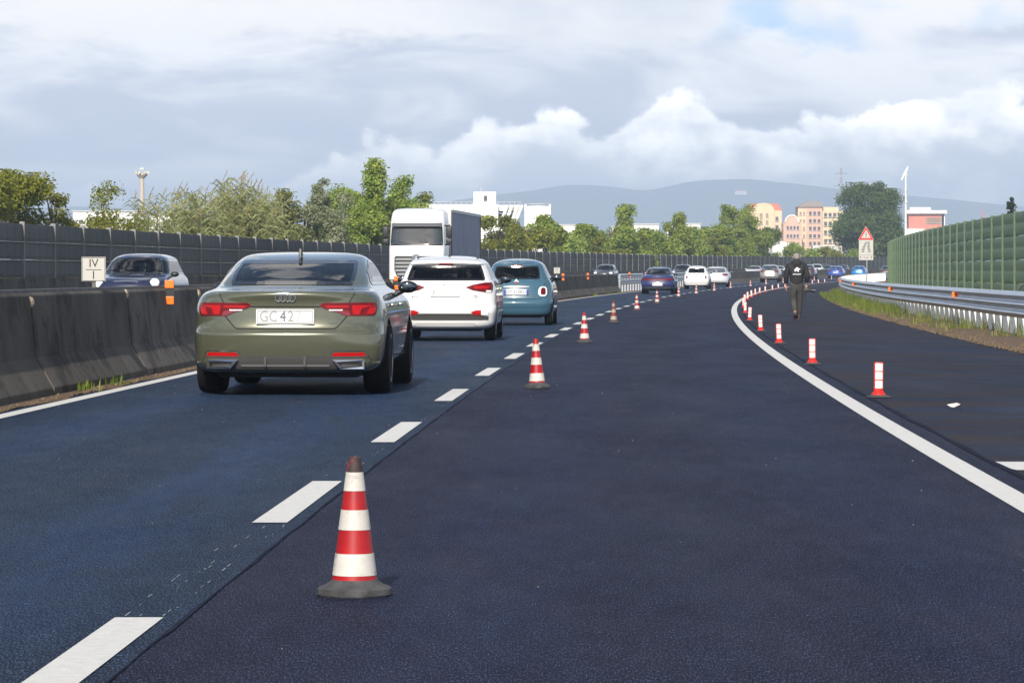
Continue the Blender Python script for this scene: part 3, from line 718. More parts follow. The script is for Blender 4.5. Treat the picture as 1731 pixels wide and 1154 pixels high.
    if pl:
        fc = pl.get('face', 'rear'); z0, z1, hw = pl['z0'], pl['z1'], pl['hw']; zc = (z0+z1)/2; sg = -1 if fc == 'rear' else 1
        yp = min(sh.rear(0, z0), sh.rear(0, z1), sh.rear(hw, zc))-0.016 if fc == 'rear' else max(sh.front(0, z0), sh.front(0, z1))+0.016
        mb = MB(); mb.box((0, yp-sg*0.02, zc), (hw*2, 0.05, z1-z0)); p = mb.build('number_plate', M_PLATE, t, bevel=0.006)
        if pl.get('frame'):
            mb = MB(); fz = z1-z0
            for q in ((0, z0+0.012, hw*2-0.03, 0.006), (0, z1-0.012, hw*2-0.03, 0.006)): mb.box((q[0], yp+sg*0.0065, q[1]), (q[2], 0.003, q[3]))
            for q in (-1, 1): mb.box((q*(hw-0.018), yp+sg*0.0065, zc), (0.006, 0.003, fz-0.024))
            mb.build('plate_border', M_INKF, p)
        if pl.get('blue'):
            mb = MB()
            for q in (-1, 1): mb.box((q*(hw-0.022), yp+sg*0.0065, zc), (0.04, 0.004, z1-z0-0.006))
            mb.build('plate_band', M_PBLUE, p)
        for s_, x_, m_ in pl.get('text', []): text_on('lettering', s_, (z1-z0)*1.02, m_, p, (x_, yp+sg*0.0062, zc), sg, 0.82)
    for sx in S.get('mirrors', (-1, 1)):
        my, mz = S['mirror']; xx = sh.side(my, mz); mb = MB()
        mb.ball((sx*(xx+0.135), my, mz+0.035), (0.105, 0.075, 0.064), 16, 10)
        mb.tube([(sx*(xx-0.03), my+0.03, mz-0.05), (sx*(xx+0.09), my+0.02, mz)], [0.035, 0.028], 8)
        m_ = mb.build('mirror', S.get('mirror_mat', M_BLACKP), t, smooth=60)
        mb = MB(); mb.ball((sx*(xx+0.135), my-0.062, mz+0.035), (0.085, 0.016, 0.05), 14, 8); mb.build('mirror_glass', M_MIRR, m_, smooth=180)
    hz_, hy_ = S.get('handles', (None, ()))
    for yy in hy_:
        for sx in (-1, 1):
            mb = MB(); mb.box((sx*(sh.side(yy, hz_)+0.018), yy, hz_), (0.03, 0.20, 0.026)); mb.build('door_handle', pm, t, bevel=0.008)
    for yy, z0 in S.get('door_lines', ()):
        for fc in ('left', 'right'): sline(sh, fc, [(yy, S['belt']-0.02), (yy, z0)], 0.009).build('door_gap', M_LINE, t)
    if S.get('extra'): S['extra'](t, sh)
    return t
def place(t, y, off, yaw=None, flip=False, dx=0):
    t.location = on_road(y, off); h = head(y) if yaw is None else yaw
    t.rotation_euler.z = h + (math.pi if flip else 0); return t

# ---- olive green fastback, nearest
def X(z, w, yr, yf, Dr=0.45, nr=2.8, Df=0.7, nf=2.6): return (z, w, yr, yf, Dr, nr, Df, nf)
rows_fast = [X(.215, .74, .16, 4.50, .40, 3.2), X(.24, .82, .085, 4.62, .40, 3.2), X(.30, .885, .045, 4.68, .42, 3.2), X(.40, .912, .018, 4.72, .46, 3.0), X(.52, .922, .003, 4.75, .50, 2.9), X(.60, .925, .0, 4.755, .52, 2.8),
    X(.622, .925, .022, 4.755, .52, 2.8), X(.68, .922, .05, 4.74, .52, 2.8), X(.78, .918, .066, 4.70, .50, 2.8), X(.86, .908, .072, 4.60, .50, 2.7), X(.91, .895, .068, 4.42, .52, 2.6), X(.955, .872, .052, 4.15, .56, 2.5),
    X(.985, .848, .048, 3.85, .60, 2.4), X(1.000, .830, .075, 3.66, .62, 2.4), X(1.012, .80, .17, 3.58, .62, 2.4), X(1.03, .775, .34, 3.50, .60, 2.4), X(1.055, .752, .47, 3.42, .55, 2.5), X(1.10, .738, .60, 3.30, .55, 2.6),
    X(1.17, .715, .83, 3.10, .55, 2.8), X(1.24, .690, 1.08, 2.90, .55, 2.8), X(1.30, .655, 1.33, 2.70, .50, 2.8), X(1.345, .605, 1.58, 2.52, .42, 2.6), X(1.37, .53, 1.78, 2.40, .28, 2.4), X(1.384, .40, 1.92, 2.30, .17, 2.2), X(1.391, .18, 2.02, 2.20, .08, 2.0)]
def extra_fast(t, sh):
    mb = MB()
    for k in range(4):
        c = (k-1.5)*0.0445; yy = sh.rear(c, .938)-0.008
        mb.tube([(c+0.031*math.cos(a), yy, .938+0.031*math.sin(a)) for a in np.linspace(0, 2*math.pi, 21)], 0.0042, 6)
    mb.build('emblem', M_CHROME, t, smooth=60)
    text_on('lettering', 'quattro', 0.034, M_CHROME, t, (0.44, sh.rear(.44, .705)-0.006, .705), -1, 1.0)
    for s in (-1, 1):
        pts = [(.755, .345), (.47, .345), (.455, .335), (.53, .264), (.755, .264)]
        o = MB(); yy = 0.012; inn = [(.735, .329), (.50, .329), (.545, .280), (.735, .280)]
        out = [(.757, .347), (.452, .347), (.53, .262), (.757, .262)]
        def ring(y0, A): return [(s*a, y0 + (0.10 if abs(a) > .6 else 0.035) , z) for a, z in A]
        A0, A1, B0, B1 = ring(-.012, out), ring(.10, out), ring(-.016, inn), ring(.12, inn)
        o.add(A0+B0+A1+B1, [(i, (i+1) % 4, 4+(i+1) % 4, 4+i) for i in range(4)] + [(i, (i+1) % 4, 8+(i+1) % 4, 8+i) for i in range(4)] + [(4+i, 4+(i+1) % 4, 12+(i+1) % 4, 12+i) for i in range(4)])
        e = o.build('exhaust_trim', M_CHROME, t)
        b = MB(); b.add(ring(.05, inn), [(0, 1, 2, 3)]); b.build('exhaust_mouth', M_UNDER if s < 0 else mat('muffler', (0.16, 0.13, 0.11), 0.5, 0.6), e)
    d = MB()
    for x in (-.19, .19): d.box((x, sh.rear(x, .32)-0.004, .325), (.022, .05, .085))
    d.build('diffuser_fin', M_TRIM, t)
    a = MB(); yb = 1.50
    a.prism([(yb-.09, 1.325), (yb+.12, 1.365), (yb+.0, 1.395), (yb-.045, 1.428), (yb-.06, 1.428)], 'x', -.016, .016); a.build('antenna_fin', M_BLACKP, t, bevel=0.008, smooth=60)
    a = MB(); a.tube([(-.55, .62, .225), (.1, .60, .225), (.15, .55, .23), (.55, .62, .225)], .05, 10); a.build('muffler', mat('muffler', (0.16, 0.13, 0.11), 0.5, 0.6), t, smooth=60)
S_fast = dict(rows=rows_fast, hi=True, paint=mat('paint_olive', (0.098, 0.102, 0.066), 0.22, 0.40, 0.5, coat=1.0, var=0.03, vscale=2), r=.345, tw=.265, axles=(1.02, 3.84), track=.835, belt=1.0, dash=3.25, sharp=50,
    windows=[('rear', [(1.060, -.585, .585), (1.09, -.60, .60), (1.20, -.60, .60), (1.285, -.58, .58), (1.305, -.555, .555)], 'rear_window', M_GLASSD),
             ('right', [(1.06, 1.05, 3.20), (1.10, 1.02, 3.12), (1.20, 1.25, 2.82), (1.28, 1.62, 2.58), (1.315, 1.80, 2.45)], 'side_window', M_GLASSD), ('left', [(1.06, 1.05, 3.20), (1.10, 1.02, 3.12), (1.20, 1.25, 2.82), (1.28, 1.62, 2.58), (1.315, 1.80, 2.45)], 'side_window', M_GLASSD),
             ('front', [(1.075, -.62, .62), (1.20, -.56, .56), (1.32, -.47, .47)], 'windscreen', M_GLASS)],
    seats=[(1.35, (-.35, .35)), (2.35, (-.36, .36))], mirror=(3.0, 1.0), handles=(.86, (1.45, 2.55)), door_lines=[(1.28, .40), (2.22, .30), (3.15, .30)],
    plate=dict(z0=.688, z1=.832, hw=.280, frame=True, text=[('GC', -.160, M_INKF), ('4', -.02, M_INK), ('2', .055, M_INKF), ('7', .13, mat('plate_ink_ghost', (0.44, 0.44, 0.43), 0.5))]),
    patches=[('tail_lamp', 'rear', [(.768, .575, .83), (.80, .50, .852), (.835, .38, .858), (.862, .318, .858), (.893, .36, .845)], .008, M_RED, True),
             ('lamp_band', 'rear', [(.846, .40, .60), (.866, .37, .60)], .0105, M_REDB, True), ('lamp_band', 'rear', [(.782, .64, .70), (.84, .63, .72), (.868, .63, .84)], .0105, M_REDB, True), ('lamp_band', 'rear', [(.785, .76, .83), (.85, .79, .85)], .0105, M_REDB, True),
             ('reverse_lamp', 'rear', [(.817, .415, .54), (.828, .415, .545)], .012, M_CLEAR, True), ('lamp_base', 'rear', [(.768, .575, .615), (.80, .50, .61), (.815, .44, .60)], .0100, M_REDD, True),
             ('rear_reflector', 'rear', [(.384, .445, .765), (.418, .47, .75)], .006, M_REDB, True), ('reflector_trim', 'rear', [(.372, .40, .80), (.384, .425, .80)], .005, M_TRIM, True),
             ('diffuser', 'rear', [(.250, -.80, .80), (.36, -.82, .82), (.372, -.80, .80)], .003, M_TRIM, False), ('diffuser_lip', 'rear', [(.287, -.42, .42), (.305, -.43, .43)], .012, mat('lip_grey', (.14, .14, .145), .5), False),
             ('lid_shadow_gap', 'rear', [(.850, -.33, .33), (.862, -.325, .325)], .003, M_LINE, False)],
    lines=[('lid_gap', 'rear', [(-.59, .77), (-.50, .665), (-.47, .645), (.47, .645), (.50, .665), (.59, .77)], .009, M_LINE, False), ('lid_gap', 'rear', [(.605, .893), (.655, .985)], .008, M_LINE, True),
           ('bumper_gap', 'rear', [(.80, .372), (.765, .432), (.46, .432), (.41, .376), (0, .374)], .006, M_CHROME, True), ('sill_crease', 'right', [(1.4, .36), (3.4, .34)], .012, M_LINE, True)], extra=extra_fast)
car = make_car('parked_car', 'x', 'car', S_fast); car.name = 'fastback_car'
tag(car, 'olive green fastback car with red tail lamps, nearest the camera', 'car', 'cars queuing in the left lane')
place(car, 31.7, 0, R(-2.3)); car.location.x = -2.175

# ---- white hatchback
rows_hatch = [X(.20, .70, .22, 3.80, .35, 3), X(.24, .78, .09, 3.92, .38, 3.2), X(.30, .835, .05, 3.97, .40, 3.2), X(.42, .855, .02, 4.02, .42, 3.2), X(.50, .866, .0, 4.03, .44, 3.1), X(.56, .868, .012, 4.03, .45, 3.0), X(.62, .866, .06, 4.02, .46, 2.9),
    X(.75, .862, .10, 3.98, .46, 2.8), X(.88, .85, .125, 3.88, .46, 2.7), X(.98, .822, .15, 3.62, .46, 2.7), X(1.02, .80, .175, 3.40, .46, 2.7), X(1.06, .78, .22, 3.20, .46, 2.8), X(1.15, .745, .30, 3.02, .44, 2.9), X(1.25, .70, .38, 2.84, .42, 3.0), X(1.31, .672, .40, 2.72, .42, 3.0),
    X(1.335, .655, .34, 2.66, .46, 3.2), X(1.36, .64, .35, 2.60, .46, 3.0), X(1.40, .60, .46, 2.48, .45, 2.6), X(1.435, .52, .66, 2.34, .40, 2.4), X(1.458, .40, .90, 2.18, .32, 2.2), X(1.470, .25, 1.15, 2.0, .25, 2.0), X(1.474, .10, 1.4, 1.8, .12, 2.0)]
def extra_hatch(t, sh):
    mb = MB(); yy = sh.rear(0, .945)-.006
    mb.tube([(0.062*math.cos(a), yy, .945+0.032*math.sin(a)) for a in np.linspace(0, 2*math.pi, 25)], 0.0045, 6)
    for s in (-1, 1): mb.tube([(s*.024-.008, yy, .922), (s*.024+.008, yy, .968)], .0055, 6)
    mb.tube([(-.024, yy, .943), (.024, yy, .947)], .005, 6); mb.build('emblem', M_CHROME, t, smooth=60)
    text_on('lettering', 'i20', 0.075, mat('badge_grey', (.18, .18, .19), .3, .8), t, (.50, sh.rear(.5, .765)-.006, .765), -1, 1.2)
    text_on('lettering', 'HYUNDAI', 0.038, mat('badge_grey', (.18, .18, .19), .3, .8), t, (-.48, sh.rear(.48, .765)-.006, .765), -1, 1.2)
    mb = MB(); mb.tube([(.02, 1.02, 1.45), (.02, .98, 1.53), (.02, .94, 1.64)], [.012, .006, .004], 8); mb.box((.02, 1.02, 1.458), (.05, .10, .03)); mb.build('antenna', M_BLACKP, t)
    for s in (-1, 1):
        mb = MB(); mb.tube([(s*.52, .75, 1.435), (s*.53, 1.3, 1.452), (s*.52, 2.1, 1.440)], .014, 6); mb.build('roof_rail', M_TRIM, t)
side_hatch = [(1.04, .62, 3.05), (1.10, .60, 2.95), (1.20, .70, 2.76), (1.32, .85, 2.55), (1.355, 1.0, 2.45)]
S_hatch = dict(rows=rows_hatch, hi=True, paint=paint('white', (0.66, 0.655, 0.64), 0.0, 0.35), r=.315, tw=.205, axles=(.80, 3.37), track=.765, belt=1.02, dash=3.0,
    windows=[('rear', [(1.040, -.66, .66), (1.07, -.675, .675), (1.20, -.635, .635), (1.302, -.595, .595)], 'rear_window', M_GLASS), ('right', side_hatch, 'side_window', M_GLASSD), ('left', side_hatch, 'side_window', M_GLASSD),
             ('front', [(1.06, -.66, .66), (1.20, -.61, .61), (1.38, -.50, .50)], 'windscreen', M_GLASS)],
    seats=[(1.05, (-.33, .33)), (2.05, (-.36, .36))], mirror=(2.85, 1.02), mirror_mat=M_BLACKP, handles=(.90, (1.2, 2.2)), door_lines=[(1.1, .4), (1.95, .3), (2.95, .3)],
    plate=dict(z0=.757, z1=.88, hw=.262, frame=True, text=[('F', -.19, M_INKF)]),
    patches=[('tail_lamp', 'rear', [(.835, .70, .785), (.872, .47, .80), (.925, .345, .808), (.968, .47, .805), (1.006, .68, .782)], .008, M_RED, True), ('lamp_band', 'rear', [(.90, .50, .72), (.95, .48, .76)], .011, M_REDB, True),
             ('reverse_lamp', 'rear', [(.84, .70, .775), (.872, .69, .785)], .012, M_CLEAR, True),
             ('bumper_trim', 'rear', [(.362, -.74, .74), (.43, -.745, .745), (.47, -.50, .50), (.477, -.44, .44)], .006, M_TRIM, False),
             ('fog_lamp', 'rear', [(.452, .52, .62), (.50, .44, .62), (.532, .53, .62)], .009, M_REDB, True), ('fog_lamp_glass', 'rear', [(.452, .62, .735), (.50, .62, .745), (.53, .62, .74)], .009, M_CLEAR, True),
             ('brake_lamp', 'rear', [(1.318, -.125, .125), (1.343, -.115, .115)], .006, M_REDB, False), ('handle_strip', 'rear', [(.884, -.33, .33), (.898, -.335, .335)], .012, M_CHROME, False)],
    lines=[('lid_gap', 'rear', [(-.585, .84), (-.56, .70), (-.52, .672), (.52, .672), (.56, .70), (.585, .84)], .010, mat('gap_grey', (.22, .22, .22), .8), False), ('bumper_crease', 'rear', [(-.55, .25), (-.50, .30), (.50, .30), (.55, .25)], .008, mat('gap_grey', (.22, .22, .22), .8), False)], extra=extra_hatch)
car = make_car('hatchback_car', 'white hatchback with red lamps and grey bumper strip, ahead of the olive fastback', 'car', S_hatch, 'cars queuing in the left lane')
place(car, 57.0, 0, R(-2.3)); car.location.x = -1.155

# ---- small bubble-shaped car (teal and white)
rows_bub = [X(.20, .64, .22, 3.36, .35, 3), X(.23, .72, .10, 3.44, .38, 3), X(.30, .77, .05, 3.50, .42, 2.9), X(.42, .80, .015, 3.54, .46, 2.8), X(.50, .812, .0, 3.55, .48, 2.7), X(.53, .813, .015, 3.55, .5, 2.7), X(.60, .812, .06, 3.54, .5, 2.7), X(.75, .805, .10, 3.48, .5, 2.6), X(.88, .785, .145, 3.36, .5, 2.5),
    X(.97, .75, .19, 3.16, .5, 2.5), X(1.02, .715, .235, 2.90, .5, 2.5), X(1.08, .685, .285, 2.72, .48, 2.6), X(1.20, .63, .40, 2.50, .46, 2.6), X(1.32, .58, .50, 2.30, .44, 2.6), X(1.36, .555, .50, 2.22, .45, 2.7), X(1.40, .51, .58, 2.10, .45, 2.4), X(1.44, .44, .72, 1.96, .40, 2.2), X(1.47, .32, .95, 1.80, .30, 2.1), X(1.485, .18, 1.15, 1.62, .2, 2.0), X(1.489, .07, 1.28, 1.48, .09, 2)]
side_bub = [(1.04, .72, 2.75), (1.10, .70, 2.62), (1.22, .82, 2.42), (1.34, 1.0, 2.2), (1.37, 1.1, 2.1)]
def S_bub(pm, dark=False):
    def ex(t, sh):
        mb = MB(); yy = sh.rear(0, .955)-.012; M = Matrix.Translation((0, yy+.01, .955)) @ Matrix.Rotation(R(90), 4, 'X')
        mb.lathe([(.048, 0), (.048, .012), (.001, .016)], 20, M); mb.build('emblem', mat('badge_red', (.45, .02, .04), .2, .3, coat=1), t, smooth=40)
        mb = MB(); mb.lathe([(.048, 0), (.056, .004), (.056, .012), (.049, .014)], 20, M); mb.build('emblem_ring', M_CHROME, t, smooth=40)
        mb = MB(); mb.tube([(.02, .62, 1.39), (.02, .60, 1.44)], [.014, .006], 8); mb.build('antenna', M_BLACKP, t)
        mb = MB(); mb.tube([(0, sh.rear(0, 1.035)-.03, 1.035), (-.12, sh.rear(.12, 1.10)-.02, 1.10), (-.30, sh.rear(.3, 1.16)-.02, 1.165)], .011, 6); mb.build('rear_wiper', M_BLACKP, t)
        for s in (-1, 1):
            mb = MB(); patch(sh, 'rear', [(z, s*a if s > 0 else -b, s*b if s > 0 else -a) for z, a, b in [(.645, .535, .63), (.69, .49, .672), (.76, .48, .675), (.82, .50, .665), (.86, .54, .63)]], .012, mb=mb); l = mb.build('tail_lamp', M_CLEAR, t, smooth=60)
            mb = MB(); patch(sh, 'rear', [(z, s*a if s > 0 else -b, s*b if s > 0 else -a) for z, a, b in [(.68, .55, .63), (.72, .535, .645), (.80, .54, .64), (.835, .56, .62)]], .018, mb=mb); mb.build('lamp_core', M_RED, l, smooth=60)
    return dict(rows=rows_bub, paint=pm, r=.285, tw=.18, axles=(.62, 2.92), track=.72, belt=1.02, dash=2.62,
    windows=[('rear', [(1.030, -.49, .49), (1.06, -.515, .515), (1.20, -.50, .50), (1.30, -.475, .475), (1.325, -.45, .45)], 'rear_window', M_GLASS), ('right', side_bub, 'side_window', M_GLASSD), ('left', side_bub, 'side_window', M_GLASSD),
             ('front', [(1.04, -.58, .58), (1.2, -.53, .53), (1.38, -.43, .43)], 'windscreen', M_GLASS)],
    seats=[(.95, (-.28, .28)), (1.85, (-.33, .33))], mirror=(2.55, 1.02), mirror_mat=pm if dark else M_BLACKP, handles=(.88, (1.55,)), door_lines=[(1.3, .35), (2.6, .3)],
    plate=dict(z0=.68, z1=.80, hw=.272, blue=True, text=[('DT 510KU', 0, M_INK)]) if not dark else dict(z0=.68, z1=.80, hw=.26),
    patches=[('handle_strip', 'rear', [(.842, -.28, .28), (.864, -.29, .29)], .022, M_CHROME, False), ('brake_lamp', 'rear', [(1.338, -.10, .10), (1.358, -.09, .09)], .006, M_REDD, False),
             ('bumper_sill', 'rear', [(.205, -.62, .62), (.25, -.66, .66)], .004, M_TRIM, False)],
    lines=[('lid_gap', 'rear', [(-.62, .95), (-.58, .62), (-.50, .585), (.50, .585), (.58, .62), (.62, .95)], .010, M_LINE, False), ('bumper_crease', 'rear', [(-.66, .44), (-.60, .40), (.60, .40), (.66, .44)], .008, M_LINE, False)], extra=ex)
car = make_car('bubble_car', 'teal blue bubble-shaped small car with oval tail lamp, ahead of the white hatchback', 'car', S_bub(paint('teal', (0.038, 0.095, 0.140), 0.4, 0.3)), 'cars queuing in the left lane')
place(car, 73.8, 0, R(-3.2)); car.location.x = 0.09
car = make_car('bubble_car', 'white bubble-shaped small car in the middle distance of the left lane', 'car', S_bub(paint('white', (0.66, 0.655, 0.64), 0.0, 0.35), True), 'cars queuing in the left lane')
place(car, 211, -1.25)

# ---- generic far cars: saloon, compact, suv
def S_gen(pm, kind, lamp=M_RED, front=False, dark_glass=False):
    gm = M_GLASSD if dark_glass else M_GLASS
    if kind == 'saloon':
        rows = [X(.20, .70, .22, 4.3, .4, 3), X(.24, .78, .08, 4.42, .4, 3.2), X(.34, .84, .03, 4.50, .42, 3.2), X(.50, .865, .0, 4.53, .44, 3.1), X(.62, .868, .03, 4.53, .46, 3), X(.80, .855, .06, 4.46, .46, 2.9), X(.90, .82, .06, 4.25, .48, 2.8), X(.945, .79, .10, 3.95, .5, 2.8), X(.965, .75, .40, 3.55, .5, 2.6), X(.985, .72, .62, 3.32, .5, 2.6),
            X(1.06, .69, .80, 3.12, .5, 2.7), X(1.18, .635, 1.08, 2.86, .5, 2.7), X(1.28, .585, 1.35, 2.64, .45, 2.6), X(1.33, .53, 1.55, 2.50, .4, 2.4), X(1.365, .42, 1.8, 2.35, .27, 2.2), X(1.385, .22, 2.0, 2.22, .11, 2), X(1.39, .10, 2.05, 2.18, .06, 2)]
        win = [('rear', [(.995, -.60, .60), (1.15, -.575, .575), (1.30, -.50, .50)], 'rear_window', gm), ('front', [(1.0, -.62, .62), (1.15, -.58, .58), (1.32, -.48, .48)], 'windscreen', gm)]; sd = [(1.0, 1.05, 3.15), (1.15, 1.35, 2.85), (1.29, 1.7, 2.55)]
        d = dict(r=.31, axles=(.95, 3.6), track=.77, belt=.97, dash=3.2, seats=[(1.45, (-.34, .34)), (2.4, (-.36, .36))], mirror=(3.0, .98), lz=(.70, .80), pz=(.42, .53))
    elif kind == 'compact':
        rows = [X(.21, .72, .22, 4.0, .38, 3), X(.25, .80, .07, 4.15, .4, 3.2), X(.36, .87, .02, 4.24, .42, 3.1), X(.52, .89, .0, 4.27, .44, 3), X(.64, .89, .04, 4.27, .46, 2.9), X(.82, .88, .08, 4.18, .46, 2.8), X(.94, .85, .12, 3.9, .48, 2.7), X(1.0, .80, .17, 3.5, .48, 2.7), X(1.04, .77, .24, 3.25, .46, 2.7), X(1.15, .725, .38, 3.02, .46, 2.8), X(1.28, .665, .52, 2.78, .45, 2.8), X(1.32, .64, .45, 2.70, .46, 3),
            X(1.35, .61, .48, 2.62, .46, 2.7), X(1.39, .55, .68, 2.48, .42, 2.4), X(1.42, .44, .95, 2.32, .34, 2.2), X(1.438, .25, 1.3, 2.1, .25, 2), X(1.443, .1, 1.5, 1.9, .12, 2)]
        win = [('rear', [(1.04, -.63, .63), (1.15, -.63, .63), (1.29, -.56, .56)], 'rear_window', gm), ('front', [(1.05, -.66, .66), (1.2, -.61, .61), (1.37, -.50, .50)], 'windscreen', gm)]; sd = [(1.05, .62, 3.1), (1.18, .75, 2.85), (1.33, 1.0, 2.55)]
        d = dict(r=.32, axles=(.85, 3.45), track=.79, belt=1.01, dash=3.1, seats=[(1.1, (-.34, .34)), (2.1, (-.36, .36))], mirror=(2.9, 1.0), lz=(.80, .93), pz=(.62, .74))
    else:   # suv / tall hatch
        rows = [X(.25, .74, .22, 4.1, .38, 3), X(.30, .82, .07, 4.22, .4, 3.2), X(.42, .89, .02, 4.31, .42, 3.1), X(.58, .905, .0, 4.34, .44, 3.1), X(.70, .905, .04, 4.34, .46, 3), X(.92, .895, .09, 4.28, .46, 2.9), X(1.04, .865, .13, 4.05, .48, 2.8), X(1.09, .83, .17, 3.62, .48, 2.7), X(1.13, .80, .23, 3.35, .46, 2.8), X(1.25, .755, .34, 3.12, .46, 2.9), X(1.42, .69, .46, 2.84, .45, 2.9), X(1.48, .66, .42, 2.74, .46, 3),
            X(1.52, .63, .46, 2.66, .46, 2.7), X(1.57, .56, .68, 2.50, .42, 2.4), X(1.605, .45, .95, 2.34, .34, 2.2), X(1.625, .25, 1.3, 2.1, .25, 2), X(1.63, .1, 1.5, 1.9, .12, 2)]
        win = [('rear', [(1.15, -.64, .64), (1.25, -.65, .65), (1.44, -.58, .58)], 'rear_window', gm), ('front', [(1.14, -.70, .70), (1.3, -.645, .645), (1.53, -.54, .54)], 'windscreen', gm)]; sd = [(1.14, .62, 3.2), (1.3, .75, 2.92), (1.48, 1.0, 2.62)]
        d = dict(r=.345, axles=(.85, 3.48), track=.80, belt=1.10, dash=3.2, seats=[(1.1, (-.34, .34)), (2.15, (-.36, .36))], mirror=(3.0, 1.1), lz=(.92, 1.06), pz=(.74, .86))
    win += [('right', sd, 'side_window', M_GLASSD), ('left', sd, 'side_window', M_GLASSD)]
    z0, z1 = d.pop('lz'); p0, p1 = d.pop('pz')
    if kind == 'saloon': lamps = [('tail_lamp', 'rear', [(z0, .24, .80), (z1-.02, .26, .815), (z1, .32, .80)], .008, lamp, True), ('lamp_strip', 'rear', [(z0, -.24, .24), (z1-.02, -.26, .26)], .006, M_REDD, False)]
    else: lamps = [('tail_lamp', 'rear', [(z0, .62, .80), (z0+.05, .46, .825), (z1-.02, .42, .82), (z1, .52, .79)], .008, lamp, True)]
    lamps += [('lower_bumper', 'rear', [(.26, -.70, .70), (.36, -.74, .74)], .005, M_TRIM, False),
              ('head_lamp', 'front', [(z0-.10, .62, .78), (z0-.03, .50, .80), (z1-.09, .55, .76)], .008, M_CLEAR, True), ('grille', 'front', [(.40, -.40, .40), (.56, -.46, .46), (.64, -.42, .42)], .008, M_BLACKP, False)]
    S = dict(rows=rows, paint=pm, windows=win, patches=lamps, plate=dict(z0=p0, z1=p1, hw=.26), mirrors=(-1, 1), mirror_mat=pm, lines=[('lid_gap', 'rear', [(-.60, z0), (-.56, p0-.06), (.56, p0-.06), (.60, z0)], .012, M_LINE, False)], **d)
    if front: S['plate'] = dict(z0=.40, z1=.51, hw=.26, face='front')
    return S
LN = 'cars queuing in the left lane'; OP = 'oncoming cars behind the median barrier'
c = make_car('saloon_car', 'dark navy saloon with a full-width red lamp strip and white plate', 'car', S_gen(paint('navy', (0.018, 0.025, 0.095), 0.3), 'saloon'), LN); place(c, 171.5, -1.30)
c = make_car('hatchback_car', 'pale silver hatchback just right of the white bubble-shaped car', 'car', S_gen(paint('silver_white', (0.55, 0.57, 0.60), 0.3), 'compact', dark_glass=True), LN); place(c, 233, -1.25)
c = make_car('sport_utility_car', 'grey-beige sport utility car left of the walking photographer', 'car', S_gen(paint('greige', (0.27, 0.25, 0.23), 0.5), 'suv', dark_glass=True), LN); place(c, 306, -1.9)
c = make_car('sport_utility_car', 'dark grey sport utility car half hidden behind the walking photographer', 'car', S_gen(paint('graphite', (0.035, 0.035, 0.04), 0.4), 'suv', dark_glass=True), LN); place(c, 347, -1.5)
c = make_car('hatchback_car', 'deep blue hatchback between the photographer and the warning sign', 'car', S_gen(paint('deep_blue', (0.03, 0.07, 0.30), 0.4), 'compact', dark_glass=True), LN); place(c, 386, -1.6)
c = make_car('hatchback_car', 'bright azure blue hatchback directly left of the warning sign pole', 'car', S_gen(paint('azure', (0.01, 0.19, 0.62), 0.3), 'compact', dark_glass=True), LN); place(c, 414, -1.4)
c = make_car('saloon_car', 'dark car with white plate at the end of the green barrier', 'car', S_gen(paint('charcoal', (0.05, 0.055, 0.06), 0.3), 'saloon', dark_glass=True), LN); place(c, 452, -1.6)
# oncoming
def round_lamps(t, sh):
    for s in (-1, 1):
        M = Matrix.Translation((s*.66, sh.front(.66, .93)-.05, .93)) @ Matrix.Rotation(R(-90), 4, 'X')
        mb = MB(); mb.lathe([(.115, 0), (.115, .07), (.10, .10), (.05, .12), (.001, .125)], 20, M); mb.build('head_lamp', M_CLEAR, t, smooth=40)
    mb = MB(); mb.tube([(-.28, sh.front(.28, .965)+.01, .965), (0, sh.front(0, .975)+.01, .975), (.28, sh.front(.28, .965)+.01, .965)], .014, 6); mb.build('bonnet_strip', M_CHROME, t)
    mb = MB()
    for s in (-.28, .42): mb.tube([(s, sh.front(s, 1.12)+.03, 1.12), (s-.35, sh.front(s-.35, 1.155)+.02, 1.155)], .012, 6)
    mb.build('wiper', M_BLACKP, t)
S = S_gen(paint('midnight', (0.012, 0.016, 0.045), 0.3), 'suv', front=True); S['patches'] = [p for p in S['patches'] if p[0] != 'head_lamp']; S['extra'] = round_lamps; S['mirror_mat'] = M_BLACKP
c = make_car('tall_hatchback_car', 'oncoming dark blue tall hatchback with round headlamps beside the small white sign', 'car', S, OP); c.location = (-8.75, 77+4.34, zg(77)); c.rotation_euler.z = head(77)+math.pi
for nm, lab, kind, pc, yy, xo in (('hatchback_car', 'oncoming dark car above the barrier, right of the teal car', 'suv', ('slate', (0.035, 0.045, 0.055)), 283, 8.25), ('hatchback_car', 'oncoming black car behind the navy saloon', 'suv', ('coal', (0.02, 0.022, 0.026)), 318, 16.6),
        ('saloon_car', 'oncoming white car left of the grey-beige sport utility car', 'compact', ('white', (0.8, 0.79, 0.77)), 400, 29.5), ('saloon_car', 'oncoming white car between the grey-beige car and the photographer', 'compact', ('white', (0.8, 0.79, 0.77)), 420, 34.0),
        ('van_car', 'oncoming white car just right of the photographer', 'suv', ('white', (0.8, 0.79, 0.77)), 455, 42.0), ('saloon_car', 'oncoming green-grey car right of the photographer, left of the deep blue hatchback', 'compact', ('moss', (0.07, 0.12, 0.12)), 462, 44.2),
        ('saloon_car', 'oncoming dark blue car between the two blue hatchbacks', 'compact', ('ink', (0.03, 0.05, 0.11)), 480, 48.2)):
    c = make_car(nm, lab, 'car', S_gen(paint(*pc), kind, front=True), OP); c.location = (xo, yy, zg(yy)); c.rotation_euler.z = head(yy)+math.pi

